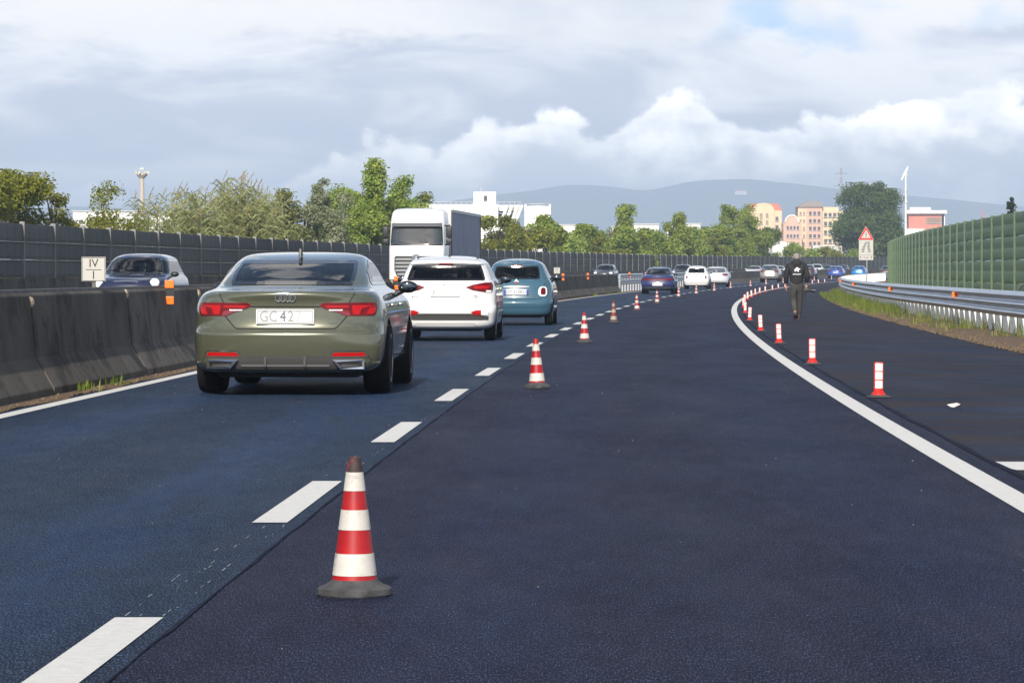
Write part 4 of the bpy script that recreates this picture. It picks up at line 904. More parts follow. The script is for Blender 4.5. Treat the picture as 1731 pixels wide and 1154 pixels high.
# ---- articulated lorry, oncoming
def lorry():
    t = thing('articulated_lorry', 'oncoming white lorry cab pulling a blue-grey curtain-sided trailer', 'lorry')
    WH = paint('lorry_white', (0.66, 0.655, 0.64), 0.0, 0.4); CUR = mat('curtain', (0.16, 0.19, 0.275), 0.6, col2=(0.22, 0.25, 0.335), vscale=1.2, stretch=(1, 3, 0.4), bump=0.15, bscale=3)
    rows = [X(.30, 1.16, 0, 2.20, .05, 4, .35, 4), X(.36, 1.24, 0, 2.27, .05, 4, .40, 4), X(.9, 1.25, 0, 2.30, .05, 4, .42, 4), X(1.9, 1.25, 0, 2.28, .05, 4, .42, 4), X(2.25, 1.245, 0, 2.24, .05, 4, .42, 4), X(2.35, 1.235, 0, 2.20, .05, 4, .42, 3.6), X(3.15, 1.22, 0, 2.04, .05, 4, .42, 3.6), X(3.35, 1.21, 0, 1.98, .05, 4, .42, 3.4), X(3.75, 1.17, 0, 1.80, .06, 4, .45, 3.2), X(3.92, 1.08, .05, 1.55, .1, 3, .45, 3), X(3.98, .9, .2, 1.3, .2, 3, .4, 2.6), X(4.0, .6, .5, 1.1, .2, 2, .3, 2)]
    sh = Shell(rows); sh.body(60, 12, 8).build('cab', WH, t, smooth=45)
    ws = [(2.32, -1.15, 1.15), (2.42, -1.17, 1.17), (3.10, -1.13, 1.13), (3.18, -1.10, 1.10)]
    g = patch(sh, 'front', ws, .006, 20, 12).build('windscreen', mat('lorry_glass', (0.02, 0.025, 0.028), 0.06, coat=1.0), t, smooth=180); frame(sh, 'front', ws, .05, .009).build('seal', M_FRIT, g)
    mb = MB(); G = []
    for x in np.linspace(-1.12, 1.12, 15): y0 = sh.front(x, 3.25); G.append([(x, y0-.02, 3.34), (x, y0+.20, 3.24), (x, y0+.24, 3.17), (x, y0+.21, 3.17), (x, y0-.02, 3.27)])
    mb.grid(G); mb.build('sun_visor', mat('smoked_visor', (.10, .10, .105), .3, coat=.6), t, smooth=40)
    patch(sh, 'front', [(.95, -.86, .86), (1.25, -.98, .98), (1.78, -.98, .98), (1.86, -.92, .92)], .006, 16).build('grille', M_BLACKP, t)
    for k in range(5):
        z = 1.06+.165*k; w = .84 if k == 0 else .93; mb = MB(); mb.grid([[(x, sh.front(x, z)+d, z+dz) for d, dz in ((.008, -.04), (.05, -.045), (.06, .02), (.008, .045))] for x in np.linspace(-w, w, 13)], close_u=True); mb.build('grille_slat', mat('slat_silver', (.52, .53, .54), .35, .5), t)
    M = Matrix.Translation((0, sh.front(0, 1.74)+.05, 1.74)) @ Matrix.Rotation(R(-90), 4, 'X'); mb = MB(); mb.lathe([(.15, 0), (.20, 0), (.21, .02), (.20, .04), (.165, .04), (.16, .02)], 28, M)
    for k in range(3):
        a = R(90+120*k); mb.tube([(0, sh.front(0, 1.74)+.075, 1.74), (.17*math.cos(a), sh.front(0, 1.74)+.07, 1.74+.17*math.sin(a))], [.03, .006], 6)
    e = mb.build('emblem', M_CHROME, t, smooth=40); mb = MB(); mb.lathe([(.16, 0), (.001, .005)], 24, M); mb.build('emblem_back', M_BLACKP, e)
    for s in (-1, 1):
        patch(sh, 'front', [(z, min(s*a, s*b), max(s*a, s*b)) for z, a, b in [(.62, .78, 1.12), (.80, .72, 1.19), (.95, .95, 1.2)]], .01).build('head_lamp', M_CLEAR, t, smooth=60)
        mb = MB(); x = s*1.42; mb.box((x, 1.86, 2.92), (.26, .20, .52)); mb.box((x, 1.86, 2.50), (.26, .20, .26)); m_ = mb.build('mirror', M_BLACKP, t, bevel=.05, smooth=60)
        mb = MB(); mb.tube([(s*1.18, 1.75, 3.22), (x, 1.86, 3.20)], .04, 6); mb.tube([(s*1.18, 1.75, 2.36), (x, 1.86, 2.38)], .04, 6); mb.build('mirror_arm', M_BLACKP, m_)
        w = patch(sh, 'right' if s > 0 else 'left', [(2.35, .95, 1.85), (2.8, .95, 1.80), (3.1, .95, 1.65)], .005).build('side_window', mat('lorry_glass', (0.02, 0.025, 0.028), 0.06, coat=1.0), t)
        sline(sh, 'right' if s > 0 else 'left', [(.85, .9), (.85, 3.2)], .015).build('door_gap', M_LINE, t)
        mb = MB(); mb.box((s*.55, sh.front(.55, 3.3)+.03, 2.34), (.36, .05, .03)); mb.tube([(s*.45-.35, sh.front(.8, 2.42)+.03, 2.36), (s*.45+.35, sh.front(.3, 2.52)+.03, 2.50)], .012, 5); mb.build('wiper', M_BLACKP, t)
    mb = MB(); mb.box((0, sh.front(0, 3.85)+.0, 3.84), (.5, .03, .03)); mb.build('roof_marker', M_TRIM, t)
    sline(sh, 'front', [(-1.2, 2.26), (1.2, 2.26)], .014).build('panel_gap', M_TRIM, t); sline(sh, 'front', [(-1.0, 1.90), (1.0, 1.90)], .012).build('panel_gap', M_TRIM, t)
    for s in (-1, 1): sline(sh, 'front', [(s*1.02, 3.36), (s*.98, 3.72), (s*.80, 3.90)], .02).build('fairing_shadow_line', mat('fairing_shadow_grey', (.34, .34, .34), .6), t)  # grey strips painted as the shadow lines down both sides of the roof fairing
    patch(sh, 'front', [(.36, -1.05, 1.05), (.55, -1.1, 1.1)], .008).build('bumper_intake', M_TRIM, t)
    y0, y1 = -14.3, -.75
    mb = MB(); mb.box((0, (y0+y1)/2, 2.60), (2.46, y1-y0, 2.70)); tr = mb.build('trailer_box', mat('trailer_front', (.55, .56, .58), .5), t, bevel=.02)
    for s in (-1, 1):
        mb = MB(); n = 60; mb.grid([[(s*(1.235+.006*math.sin(i*2.1+.7*math.sin(i*.37))*math.sin(j*.6+.4)), y0+.10+(y1-y0-.2)*i/n, 1.28+2.58*j/6) for j in range(7)] for i in range(n+1)]); mb.build('curtain', CUR, tr, smooth=60)
        mb = MB(); mb.box((s*1.25, (y0+y1)/2, 3.92), (.06, y1-y0+.01, .13)); mb.build('roof_rail', mat('trailer_front', (.55, .56, .58), .5), tr)
        mb = MB(); mb.box((s*1.25, (y0+y1)/2, 1.22), (.05, y1-y0, .12)); mb.build('floor_rail', M_DKSTEEL, tr)
        for yy in (y0+.05, y1-.05): mb = MB(); mb.box((s*1.25, yy, 2.6), (.05, .12, 2.7)); mb.build('corner_post', M_DKSTEEL, tr)
    mb = MB(); mb.box((0, -6.5, 1.0), (.9, 15.4, .28)); mb.box((0, 1.0, .55), (2.1, 2.2, .4)); mb.build('chassis', M_UNDER, t)
    ty, ri = wheel_meshes(.50, .32, 6, M_RIM)
    for yy in (.95, -2.4, -10.2, -11.5, -12.8):
        for s in (-1, 1): w = obj('wheel', ty, t, (s*1.05, yy, .5)); w.rotation_euler.z = 0 if s > 0 else math.pi; obj('rim', ri, w)
    return t
t = lorry(); t.location = (-4.23+.18, 147+2.25, zg(147)); t.rotation_euler.z = math.pi + math.atan(-DS(150))
# ------------------------------------------------------------------ cones
M_CRED = mat('cone_red', (0.36, 0.005, 0.007), 0.42, col2=(0.25, 0.003, 0.006), vscale=9, dirt=((0.10, 0.03, 0.03), 10, 0.60)); M_CWHT = mat('cone_white', (0.54, 0.52, 0.48), 0.5, col2=(0.42, 0.40, 0.37), vscale=8, dirt=((0.20, 0.175, 0.15), 11, 0.565)); M_CBASE = mat('cone_rubber', (0.045, 0.045, 0.047), 0.8, var=0.4, vscale=14, bump=0.3)
M_CTIP = mat('cone_tip', (0.03, 0.022, 0.022), 0.7, dirt=((0.36, 0.012, 0.012), 22, 0.50), bump=0.3)
M_CRED2 = mat('cone_red_grimy', (0.20, 0.022, 0.016), 0.6, col2=(0.13, 0.018, 0.014), vscale=9, dirt=((0.09, 0.05, 0.04), 8, 0.54)); M_CWHT2 = mat('cone_white_grimy', (0.36, 0.31, 0.25), 0.6, col2=(0.24, 0.20, 0.16), vscale=8, dirt=((0.14, 0.11, 0.08), 9, 0.53))
def cone_parts(dirty_tip, M_CRED=M_CRED, M_CWHT=M_CWHT):
    H0 = 0.055; def_r = lambda z: 0.083 - (0.083-0.0235)*(z-H0)/(0.505-H0); out = []
    bm_ = MB(); hexr = []
    for k in range(8):
        a = R(22.5+45*k); hexr.append((0.158*math.cos(a), 0.158*math.sin(a)))
    n = 32
    def ring(z, f, sq):
        P = []
        for k in range(n):
            a = 2*math.pi*k/n; c, s = math.cos(a), math.sin(a); m = max(abs(c), abs(s)); oc = min(1/m, 1.30/(abs(c)+abs(s)))*0.136
            r = oc*sq + (1-sq)*0.136; P.append((r*f*c, r*f*s, z))
        return P
    bm_.grid([ring(0.0, .97, 1), ring(0.006, 1.0, 1), ring(0.026, .99, 1), ring(0.032, .95, 1), ring(0.040, .80, .3), ring(0.052, .66, 0), ring(0.060, .61, 0)], close_u=True)
    bm_.add(ring(0.0, .97, 1), [tuple(range(n))[::-1]])
    out.append(('base', bm_.mesh('base', M_CBASE, smooth=35)))
    bands = [(.055, .076, M_CRED), (.076, .156, M_CWHT), (.156, .242, M_CRED), (.242, .315, M_CWHT), (.315, .384, M_CRED), (.384, .452, M_CWHT), (.452, .505, M_CTIP if dirty_tip else M_CRED)]
    for i, (a, b, m) in enumerate(bands):
        mb = MB(); e = 0.0016 if m is M_CWHT else 0.0; pr = [(def_r(a)+e, a+.0002), (def_r((a+b)/2)+e, (a+b)/2), (def_r(b)+e, b-.0002)]
        if i == len(bands)-1: pr += [(def_r(b)-.006, b+.002), (def_r(b)-.008, b-.01), (.001, b-.03)]
        mb.lathe(pr, 32); out.append(('stripe', mb.mesh('stripe', m, smooth=50)))
    return out
CP = [cone_parts(True), cone_parts(False), cone_parts(False, M_CRED2, M_CWHT2)]
M_CRED.name = 'cone_red'
cone_labels = ['large red and white traffic cone with blackened tip, nearest the camera', 'second red and white cone from the camera, level with the olive car', 'third red and white cone from the camera, below the teal car', 'fourth cone from the camera, dirtier brownish stripes', 'fifth cone from the camera along the dashed line', 'sixth cone from the camera, left of the navy saloon wheel', 'seventh cone from the camera, in front of the navy saloon', 'eighth cone from the camera, before the white bubble-shaped car', 'ninth cone from the camera, before the silver hatchback', 'tenth cone from the camera, right of the silver hatchback', 'eleventh cone from the camera along the dashed line', 'twelfth cone from the camera, under the grey-beige car', 'thirteenth cone from the camera, right of the grey-beige car', 'fourteenth cone from the camera, right of the photographer', 'fifteenth cone from the camera, last before the curve hides the row']
for i, (y, o) in enumerate(((12.15, .67), (33.9, .76), (55.9, .77), (77.4, .79), (101, .76), (123, .76), (150, .70), (168, .85), (189, .95), (214, .80), (236, 1.05), (262, .78), (287, .70), (326, .95), (352, .8))):
    t = thing('traffic_cone', cone_labels[i], 'cone', on_road(y, o), rnd.uniform(-.2, .2) if i else R(2), 'cones along the dashed line')
    if i: t.rotation_euler.x = rnd.uniform(-.02, .02); t.rotation_euler.y = rnd.uniform(-.03, .03)
    for nm, me in CP[0 if i == 0 else 2 if i == 3 else 1]: obj(nm, me, t)
# ------------------------------------------------------------------ flexible delineators along the right edge line
M_DRED = mat('post_red', (0.52, 0.012, 0.008), 0.45, var=.15, vscale=9, dirt=((.2, .05, .04), 8, .68)); M_DWHT = mat('post_white', (0.64, 0.63, 0.60), 0.4, dirt=((.45, .42, .38), 9, .64))
mb = MB(); mb.lathe([(.115, 0), (.115, .008), (.09, .016), (.055, .03)], 20); mb.lathe([(.13, .0), (.13, .004), (.10, .006)], 8); dbase = mb.mesh('base', M_CBASE, smooth=40)
mb = MB(); mb.lathe([(.075, .012), (.068, .03), (.045, .055), (.040, .06)], 20)
def slab(w, t_, z0, z1, n=9): return [[(w*math.cos(a), t_*math.sin(a), z) for a in np.linspace(0, 2*math.pi, 24, endpoint=False)] for z in (z0, z1)]
G = slab(.046, .028, .04, .325); mb.grid(G, close_u=True); mb.grid([G[1], [(p[0]*.9, p[1]*.9, .332) for p in G[1]]], close_u=True); mb.add([(p[0]*.9, p[1]*.9, .332) for p in G[1]], [tuple(range(24))]); dpost = mb.mesh('post', M_DRED, smooth=40)
mb = MB()
for s in (-1, 1):
    Q = [(x, s*(.0285*math.sqrt(max(0, 1-(x/.046)**2))+.0012)) for x in np.linspace(-.036, .036, 9)]; mb.grid([[(x, y, z) for x, y in Q] for z in (0, .072)])
dband = mb.mesh('band', M_DWHT, smooth=40)
dl = [31.5, 42.8, 55.1, 66.6, 80.8, 95, 109, 123.8, 138, 149, 160.4, 171.5, 184, 197.7, 211, 223.2, 272, 282, 293]
ordn = ['nearest', 'second', 'third', 'fourth', 'fifth', 'sixth', 'seventh', 'eighth', 'ninth', 'tenth', 'eleventh', 'twelfth', 'thirteenth', 'fourteenth', 'fifteenth', 'sixteenth', 'first', 'second', 'third']
for i, y in enumerate(dl):
    lab = ('nearest red and white flexible delineator post on the shoulder' if i == 0 else f'{ordn[i]} red and white delineator post from the camera along the edge line') if i < 16 else f'{ordn[i]} delineator post right of the walking photographer'
    t = thing('delineator_post', lab, 'delineator', on_road(y, (4.08 if i == 0 else 4.0)+rnd.uniform(-.03, .03)), 0, 'delineators along the right edge line')
    obj('base', dbase, t); obj('post', dpost, t)
    for q in (.085, .168, .25): obj('band', dband, t, (0, 0, q))
    t.rotation_euler.y = rnd.uniform(-.05, .05); t.rotation_euler.z = rnd.uniform(-.25, .25)

# ------------------------------------------------------------------ signs
M_SIGN = mat('sign_white', (0.41, 0.40, 0.365), 0.5, var=.06, vscale=3); M_SBLK = mat('sign_black', (0.015, 0.015, 0.017), 0.5); M_SRED = mat('sign_red', (0.62, 0.015, 0.02), 0.4)
def marker(y, lab, full):
    t = thing('distance_marker', lab, 'sign', on_road(y, NJ+.02, 1.02), head(y), 'distance markers on the median barrier')
    mb = MB(); mb.box((0, 0, .20), (.265, .012, .265)); p = mb.build('plate', M_SIGN, t, bevel=.004)
    mb = MB(); mb.box((0, .02, .02), (.04, .02, .22)); mb.build('post', M_DKSTEEL, t)
    mb = MB()
    for q in ((0, .325, .25, .005), (0, .075, .25, .005)): mb.box((q[0], -.0075, q[1]), (q[2], .003, q[3]))
    for s in (-1, 1): mb.box((s*.124, -.0075, .20), (.005, .003, .25))
    mb.build('border', M_TRIM, p)
    mb = MB(); mb.box((0, -.0075, .195), (.17, .003, .006)); mb.build('divider', M_SBLK, p)
    text_on('lettering', 'IV', .125, M_SBLK, p, (0, -.0078, .262)); text_on('lettering', '1' if full else '2', .125, M_SBLK, p, (0, -.0078, .132))
marker(36.2, 'small white sign reading IV over 1 on top of the median barrier', True)
marker(141, 'tiny white marker sign on the barrier right of the teal car', False)
def warn():
    y = 269; t = thing('warning_sign', 'red triangle warning sign above a white text panel on a pole', 'sign', (28.75, y, zg(y)), R(-3))
    mb = MB(); mb.tube([(0.06, .05, 0), (.06, .05, 4.2)], .045, 10); mb.build('pole', M_STEEL, t, smooth=40)
    mb = MB(); mb.box((0, 0, 2.78), (1.16, .025, 1.62)); p = mb.build('panel', M_SIGN, t)
    def tri(r, z): return [(r*math.sin(R(120*k)), z+r*math.cos(R(120*k))) for k in range(3)]
    for nm, r_, yy, m in (('triangle_edge', .74, 0, M_SIGN), ('triangle', .70, -.016, M_SRED), ('triangle_face', .45, -.024, M_SIGN)):
        mb = MB(); mb.prism(tri(r_, 3.975), 'y', yy-.012, yy+.012); mb.build(nm, m, t, bevel=.0)
    mb = MB(); mb.prism([(-.035, 4.18), (.035, 4.18), (.022, 3.92), (-.022, 3.92)], 'y', -.042, -.038); mb.box((0, -.04, 3.86), (.06, .006, .06)); mb.build('exclamation_mark', M_SBLK, t)
    # small pictogram rows of cars and the bottom line
    for r in range(7):
        mb = MB(); n = 2
        for s in (-1, 1):
            w = .18 if r < 3 else .24; x0 = s*(.10+.028*r) + (.10-.028*r if r < 3 else 0) ; z = 3.40-.125*r
            mb.box((x0, -.0155, z), (w, .005, .035)); mb.box((x0+.02, -.0155, z+.028), (w*.55, .005, .03))
            for q in (-1, 1): mb.box((x0+q*w*.3, -.0155, z-.028), (.04, .005, .03))
        mb.build('pictogram', M_SBLK, p)
    mb = MB(); mb.box((0, -.0155, 2.37), (1.05, .005, .018)); mb.build('divider', M_SBLK, p)
    text_on('lettering', '2 km', .21, M_SBLK, p, (0, -.0145, 2.17))
    for s in (-1, 1):
        mb = MB(); mb.prism([(s*.43-.055, 2.20), (s*.43+.055, 2.20), (s*.43, 2.29)], 'y', -.018, -.0135); mb.box((s*.43, -.0155, 2.13), (.035, .005, .14)); mb.build('arrow', M_SBLK, p)
warn()

# ------------------------------------------------------------------ walking photographer
M_JACK = mat('jacket', (0.012, 0.012, 0.014), 0.85, bump=.4, bscale=14); M_TROU = mat('trousers', (0.040, 0.039, 0.036), 0.85, var=.2, vscale=5, bump=.4, bscale=16); M_SKIN = mat('skin', (0.42, 0.22, 0.15), 0.55); M_HAIR = mat('grey_hair', (0.22, 0.20, 0.19), 0.9, var=.25, vscale=30, bump=.8, bscale=70); M_SHOE = mat('shoe', (0.035, 0.028, 0.026), 0.6); M_SOLE = mat('sole', (0.10, 0.05, 0.045), 0.7); M_LOGO = mat('print_white', (0.72, 0.72, 0.72), 0.7)
def skin(name, verts, edges, m, parent, root=0, sub=2):
    me = bpy.data.meshes.new(name); me.from_pydata([v[:3] for v in verts], edges, [])
    o = obj(name, me, parent); a = o.modifiers.new('s', 'SKIN')
    for i, v in enumerate(verts):
        r_ = v[3] if isinstance(v[3], tuple) else (v[3], v[3]); me.skin_vertices[0].data[i].radius = r_; me.skin_vertices[0].data[i].use_root = i == root
    a.use_smooth_shade = True; b = o.modifiers.new('d', 'SUBSURF'); b.levels = sub; b.render_levels = sub
    dg = bpy.context.evaluated_depsgraph_get(); me2 = bpy.data.meshes.new_from_object(o.evaluated_get(dg)); o.modifiers.clear(); o.data = me2; me2.materials.clear(); me2.materials.append(m); me2.shade_smooth(); return o
def person():
    t = thing('person', 'person in black hooded jacket and grey trousers walking away along the shoulder', 'person', on_road(83.8, 5.24, -.006), head(83.8)*.6); t.scale = (1.06, 1.05, 1.0)
    # y forward (away from camera); body one continuous figure: legs, trunk, arms, neck, head
    V = [(0, 0, .86, (.135, .10)), (0, -.005, .98, (.145, .105)), (0, .0, 1.13, (.165, .115)), (0, .015, 1.27, (.185, .12)), (0, .03, 1.37, (.12, .09)), (0, .055, 1.44, (.055, .06)), (0, .085, 1.50, (.06, .07)), (0, .10, 1.565, (.078, .092)), (0, .095, 1.625, (.06, .07)),
         (-.085, .0, .80, .088), (-.070, .06, .45, .060), (-.040, -.16, .15, .042), (.085, .02, .80, .088), (.075, .11, .44, .060), (.060, .17, .09, .042),
         (-.195, .03, 1.33, .066), (-.250, .0, 1.07, .050), (-.245, .09, .86, .036), (.195, .03, 1.33, .066), (.25, -.03, 1.08, .050), (.235, .07, .88, .036)]
    E = [(0, 1), (1, 2), (2, 3), (3, 4), (4, 5), (5, 6), (6, 7), (7, 8), (0, 9), (9, 10), (10, 11), (0, 12), (12, 13), (13, 14), (3, 15), (15, 16), (16, 17), (3, 18), (18, 19), (19, 20)]
    body = skin('body', V, E, M_SKIN, t)
    # clothes are shells over the figure
    tr = skin('trousers', [(0, 0, .875, (.148, .118)), (-.085, .0, .78, .108), (-.072, .06, .46, .079), (-.042, -.145, .17, .060), (.085, .02, .78, .108), (.077, .11, .45, .079), (.061, .168, .105, .060), (0, -.005, 1.02, (.14, .11))], [(0, 1), (1, 2), (2, 3), (0, 4), (4, 5), (5, 6), (0, 7)], M_TROU, t)
    jk = skin('jacket', [(0, -.005, .80, (.160, .128)), (0, -.005, 1.02, (.172, .13)), (0, .0, 1.15, (.190, .14)), (0, .015, 1.29, (.215, .145)), (0, .03, 1.40, (.14, .11)), (-.195, .03, 1.345, .088), (-.255, .0, 1.08, .072), (-.248, .085, .89, .058), (.195, .03, 1.345, .088), (.255, -.03, 1.09, .072), (.238, .065, .91, .058)],
              [(0, 1), (1, 2), (2, 3), (3, 4), (3, 5), (5, 6), (6, 7), (3, 8), (8, 9), (9, 10)], M_JACK, t)
    mb = MB(); mb.ball((0, -.02, 1.43), (.135, .11, .075), 18, 10, Matrix.Rotation(R(12), 3, 'X')); mb.ball((0, -.075, 1.39), (.10, .05, .075), 14, 8); mb.build('hood', M_JACK, jk, smooth=180)
    mb = MB(); mb.ball((0, .085, 1.59), (.083, .098, .085), 18, 12); mb.ball((0, .045, 1.565), (.074, .07, .075), 16, 10); mb.build('hair', M_HAIR, t, smooth=180)
    for s in (-1, 1): mb = MB(); mb.ball((s*.082, .10, 1.555), (.012, .022, .032), 10, 8); mb.build('ear', M_SKIN, body, smooth=180)
    mb = MB(); mb.ball((0, .195, 1.55), (.016, .022, .024), 8, 6); mb.build('nose', M_SKIN, body, smooth=180)
    for s in (-1, 1): mb = MB(); mb.ball((s*.032, .172, 1.575), (.012, .010, .010), 8, 6); mb.build('eye', M_SBLK, body, smooth=180)
    for s, c, grip in ((-1, Vector((-.245, .095, .845)), False), (1, Vector((.235, .075, .865)), True)):
        v = [(*c, (.030, .024)), (c.x, c.y+.01, c.z-.05, (.036, .020)), (c.x, c.y+.012, c.z-.085, (.036, .018))]; e = [(0, 1), (1, 2)]; h = skin('hand', v, e, M_SKIN, body, 0, 1)
        for k in range(4):
            yy = c.y+.035-.02*k; l = (.060, .070, .066, .052)[k]; cu = .035 if grip else .012
            skin('finger', [(c.x, yy, c.z-.085, .0095), (c.x-s*cu*.6, yy, c.z-.085-l*.5, .009), (c.x-s*cu*1.6, yy, c.z-.085-l*(.75 if grip else 1), .008)], [(0, 1), (1, 2)], M_SKIN, h, 0, 1)
        skin('thumb', [(c.x-s*.01, c.y+.035, c.z-.04, .011), (c.x-s*.02, c.y+.06, c.z-.075, .0095), (c.x-s*.03, c.y+.065, c.z-.10, .008)], [(0, 1), (1, 2)], M_SKIN, h, 0, 1)
    for x, yy, z, rx in ((-.040, -.165, .085, R(-48)), (.060, .19, .045, R(0))):
        rot = Matrix.Rotation(rx, 3, 'X'); mb = MB(); mb.ball((x, yy+.045, z+.005), (.048, .135, .050), 14, 10, rot); mb.ball((x, yy-.02, z+.045), (.046, .055, .055), 12, 8); s_ = mb.build('shoe', M_SHOE, t, smooth=180)
        mb = MB(); mb.box((x, yy+.045, z-.034), (.078, .235, .02), rot) if rx == 0 else mb.box(Vector((x, yy+.045, z+.005)) + rot @ Vector((0, 0, -.042)), (.078, .235, .02), rot); mb.build('sole', M_SOLE, s_, bevel=.008)
    # printed emblem on the back, set on the cloth
    def back(pts, nm, z0=0):
        mb = MB(); mb.prism([(a, b) for a, b in pts], 'y', -.150, -.118); return mb.build(nm, M_LOGO, jk)
    back([(-.075, 1.245), (-.045, 1.25), (-.05, 1.275), (-.02, 1.28), (-.01, 1.31), (.02, 1.315), (.03, 1.285), (.075, 1.28), (.08, 1.255), (.045, 1.25), (.04, 1.22), (.055, 1.20), (.02, 1.195), (.01, 1.22), (-.02, 1.225), (-.035, 1.20), (-.055, 1.205), (-.05, 1.23)], 'emblem')
    mb = MB()
    for i in range(9): mb.box((-.088+.022*i, -.138, 1.135+.003*math.sin(i)), (.014, .024, .022 if i % 3 else .028))
    mb.build('lettering', M_LOGO, jk)
    # hand-held camera with a lens and a hanging strap
    c = thing('handheld_camera', 'black camera with lens hanging from the right hand of the walking person', 'camera', on_road(83.8, 5.24, -.006), head(83.8)*.6)
    mb = MB(); mb.box((.27, .09, .735), (.13, .085, .10)); mb.box((.27, .09, .795), (.055, .06, .035)); mb.box((.215, .09, .74), (.03, .09, .12)); mb.build('camera_body', M_BLACKP, c, bevel=.012, smooth=60)
    M = Matrix.Translation((.33, .09, .735)) @ Matrix.Rotation(R(98), 4, 'Y'); mb = MB(); mb.lathe([(.035, 0), (.04, .01), (.04, .05), (.037, .055), (.043, .09), (.046, .15), (.040, .152), (.036, .14), (.001, .138)], 18, M); mb.build('lens', M_BLACKP, c, smooth=40)
    mb = MB(); mb.tube([(.22, .05, .77), (.205, .03, .68), (.20, .02, .56), (.215, .03, .47), (.225, .05, .52), (.23, .06, .66)], .010, 6, flat=.4); mb.build('strap', M_JACK, c)
person()

# litter on the shoulder
mb = MB(); rr = random.Random(3)
P = [(0.0, 0, .012), (.06, .03, .045), (.11, -.01, .02), (.08, -.05, .035), (.02, -.05, .008), (.05, 0, .005), (-.03, .02, .03)]
mb.add(P, [(0, 1, 3), (1, 2, 3), (0, 3, 4), (2, 5, 3), (0, 6, 1), (5, 2, 1)]); mb.build('x', mat('paper', (.66, .56, .50), .8), None).name = 'litter'
o = bpy.data.objects['litter']; o.location = ((1607-865.5)*29.0/5600, 29.0, .002); tag(o, 'crumpled pale paper scrap lying on the dark shoulder', 'litter')
# ------------------------------------------------------------------ vegetation
def leaf_mat(name, c1, c2, vs=1.3, tr=0.48):
    m = bpy.data.materials.new(name); m.use_nodes = True; nt = m.node_tree; N = nt.nodes; L = nt.links; b = N['Principled BSDF']
    b.inputs['Roughness'].default_value = 0.55; b.inputs['Specular IOR Level'].default_value = 0.3
    tc = N.new('ShaderNodeTexCoord'); nz = N.new('ShaderNodeTexNoise'); nz.inputs['Scale'].default_value = vs; nz.inputs['Detail'].default_value = 5; L.new(tc.outputs['Object'], nz.inputs['Vector'])
    mr = N.new('ShaderNodeMapRange'); mr.inputs[1].default_value = .36; mr.inputs[2].default_value = .64; L.new(nz.outputs[0], mr.inputs[0])
    mx = N.new('ShaderNodeMix'); mx.data_type = 'RGBA'; L.new(mr.outputs[0], mx.inputs[0]); mx.inputs[6].default_value = (*c1, 1); mx.inputs[7].default_value = (*c2, 1); L.new(mx.outputs[2], b.inputs['Base Color'])
    t = N.new('ShaderNodeBsdfTranslucent'); L.new(mx.outputs[2], t.inputs[0]); ms = N.new('ShaderNodeMixShader'); ms.inputs[0].default_value = tr
    L.new(b.outputs[0], ms.inputs[1]); L.new(t.outputs[0], ms.inputs[2]); L.new(ms.outputs[0], N['Material Output'].inputs[0]); return m
LM = dict(olive=leaf_mat('leaf_olive', (0.12, 0.15, 0.018), (0.31, 0.31, 0.04)), green=leaf_mat('leaf_green', (0.12, 0.20, 0.022), (0.38, 0.43, 0.065)), bright=leaf_mat('leaf_bright', (0.15, 0.24, 0.03), (0.40, 0.47, 0.10)),
          silver=leaf_mat('leaf_silver', (0.16, 0.20, 0.08), (0.40, 0.42, 0.27)), dark=leaf_mat('leaf_dark', (0.055, 0.10, 0.02), (0.15, 0.21, 0.045)), reed=leaf_mat('reed', (0.19, 0.22, 0.07), (0.40, 0.40, 0.18)), grass=leaf_mat('grass_blade', (0.085, 0.155, 0.019), (0.232, 0.279, 0.046), 2.0), dry=leaf_mat('dry_grass', (0.248, 0.186, 0.078), (0.403, 0.310, 0.139), 2.0), pine=leaf_mat('conifer', (0.028, 0.050, 0.022), (0.062, 0.085, 0.039)))
M_BARK = mat('bark', (0.075, 0.058, 0.042), 0.95, var=.35, vscale=5, bump=.6, bscale=14)
def leaf_mesh(name, P, Nn, size, m, aspect=0.5, rs=np.random.RandomState(1)):
    """P: points; a kinked two-quad leaf at each point with random turn"""
    n = len(P); d = rs.normal(size=(n, 3)) + Nn*1.5; d /= np.linalg.norm(d, axis=1, keepdims=True)
    u = np.cross(d, rs.normal(size=(n, 3))); u /= np.linalg.norm(u, axis=1, keepdims=True)+1e-9; v = np.cross(d, u)
    s = (size*rs.uniform(.6, 1.35, n))[:, None]; a = u*s; b = v*s*aspect; k = d*s*0.18
    V = np.stack([P-a, P-b+k, P+a, P+b+k], 1).reshape(-1, 3)
    me = bpy.data.meshes.new(name); me.vertices.add(4*n); me.vertices.foreach_set('co', V.ravel().astype(np.float32))
    me.loops.add(6*n); i = np.arange(n)[:, None]*4; li = np.concatenate([i, i+1, i+2, i, i+2, i+3], 1).ravel(); me.loops.foreach_set('vertex_index', li.astype(np.int32))
    me.polygons.add(2*n); me.polygons.foreach_set('loop_start', np.arange(2*n, dtype=np.int32)*3)
    me.update(calc_edges=True); me.materials.append(m); return me
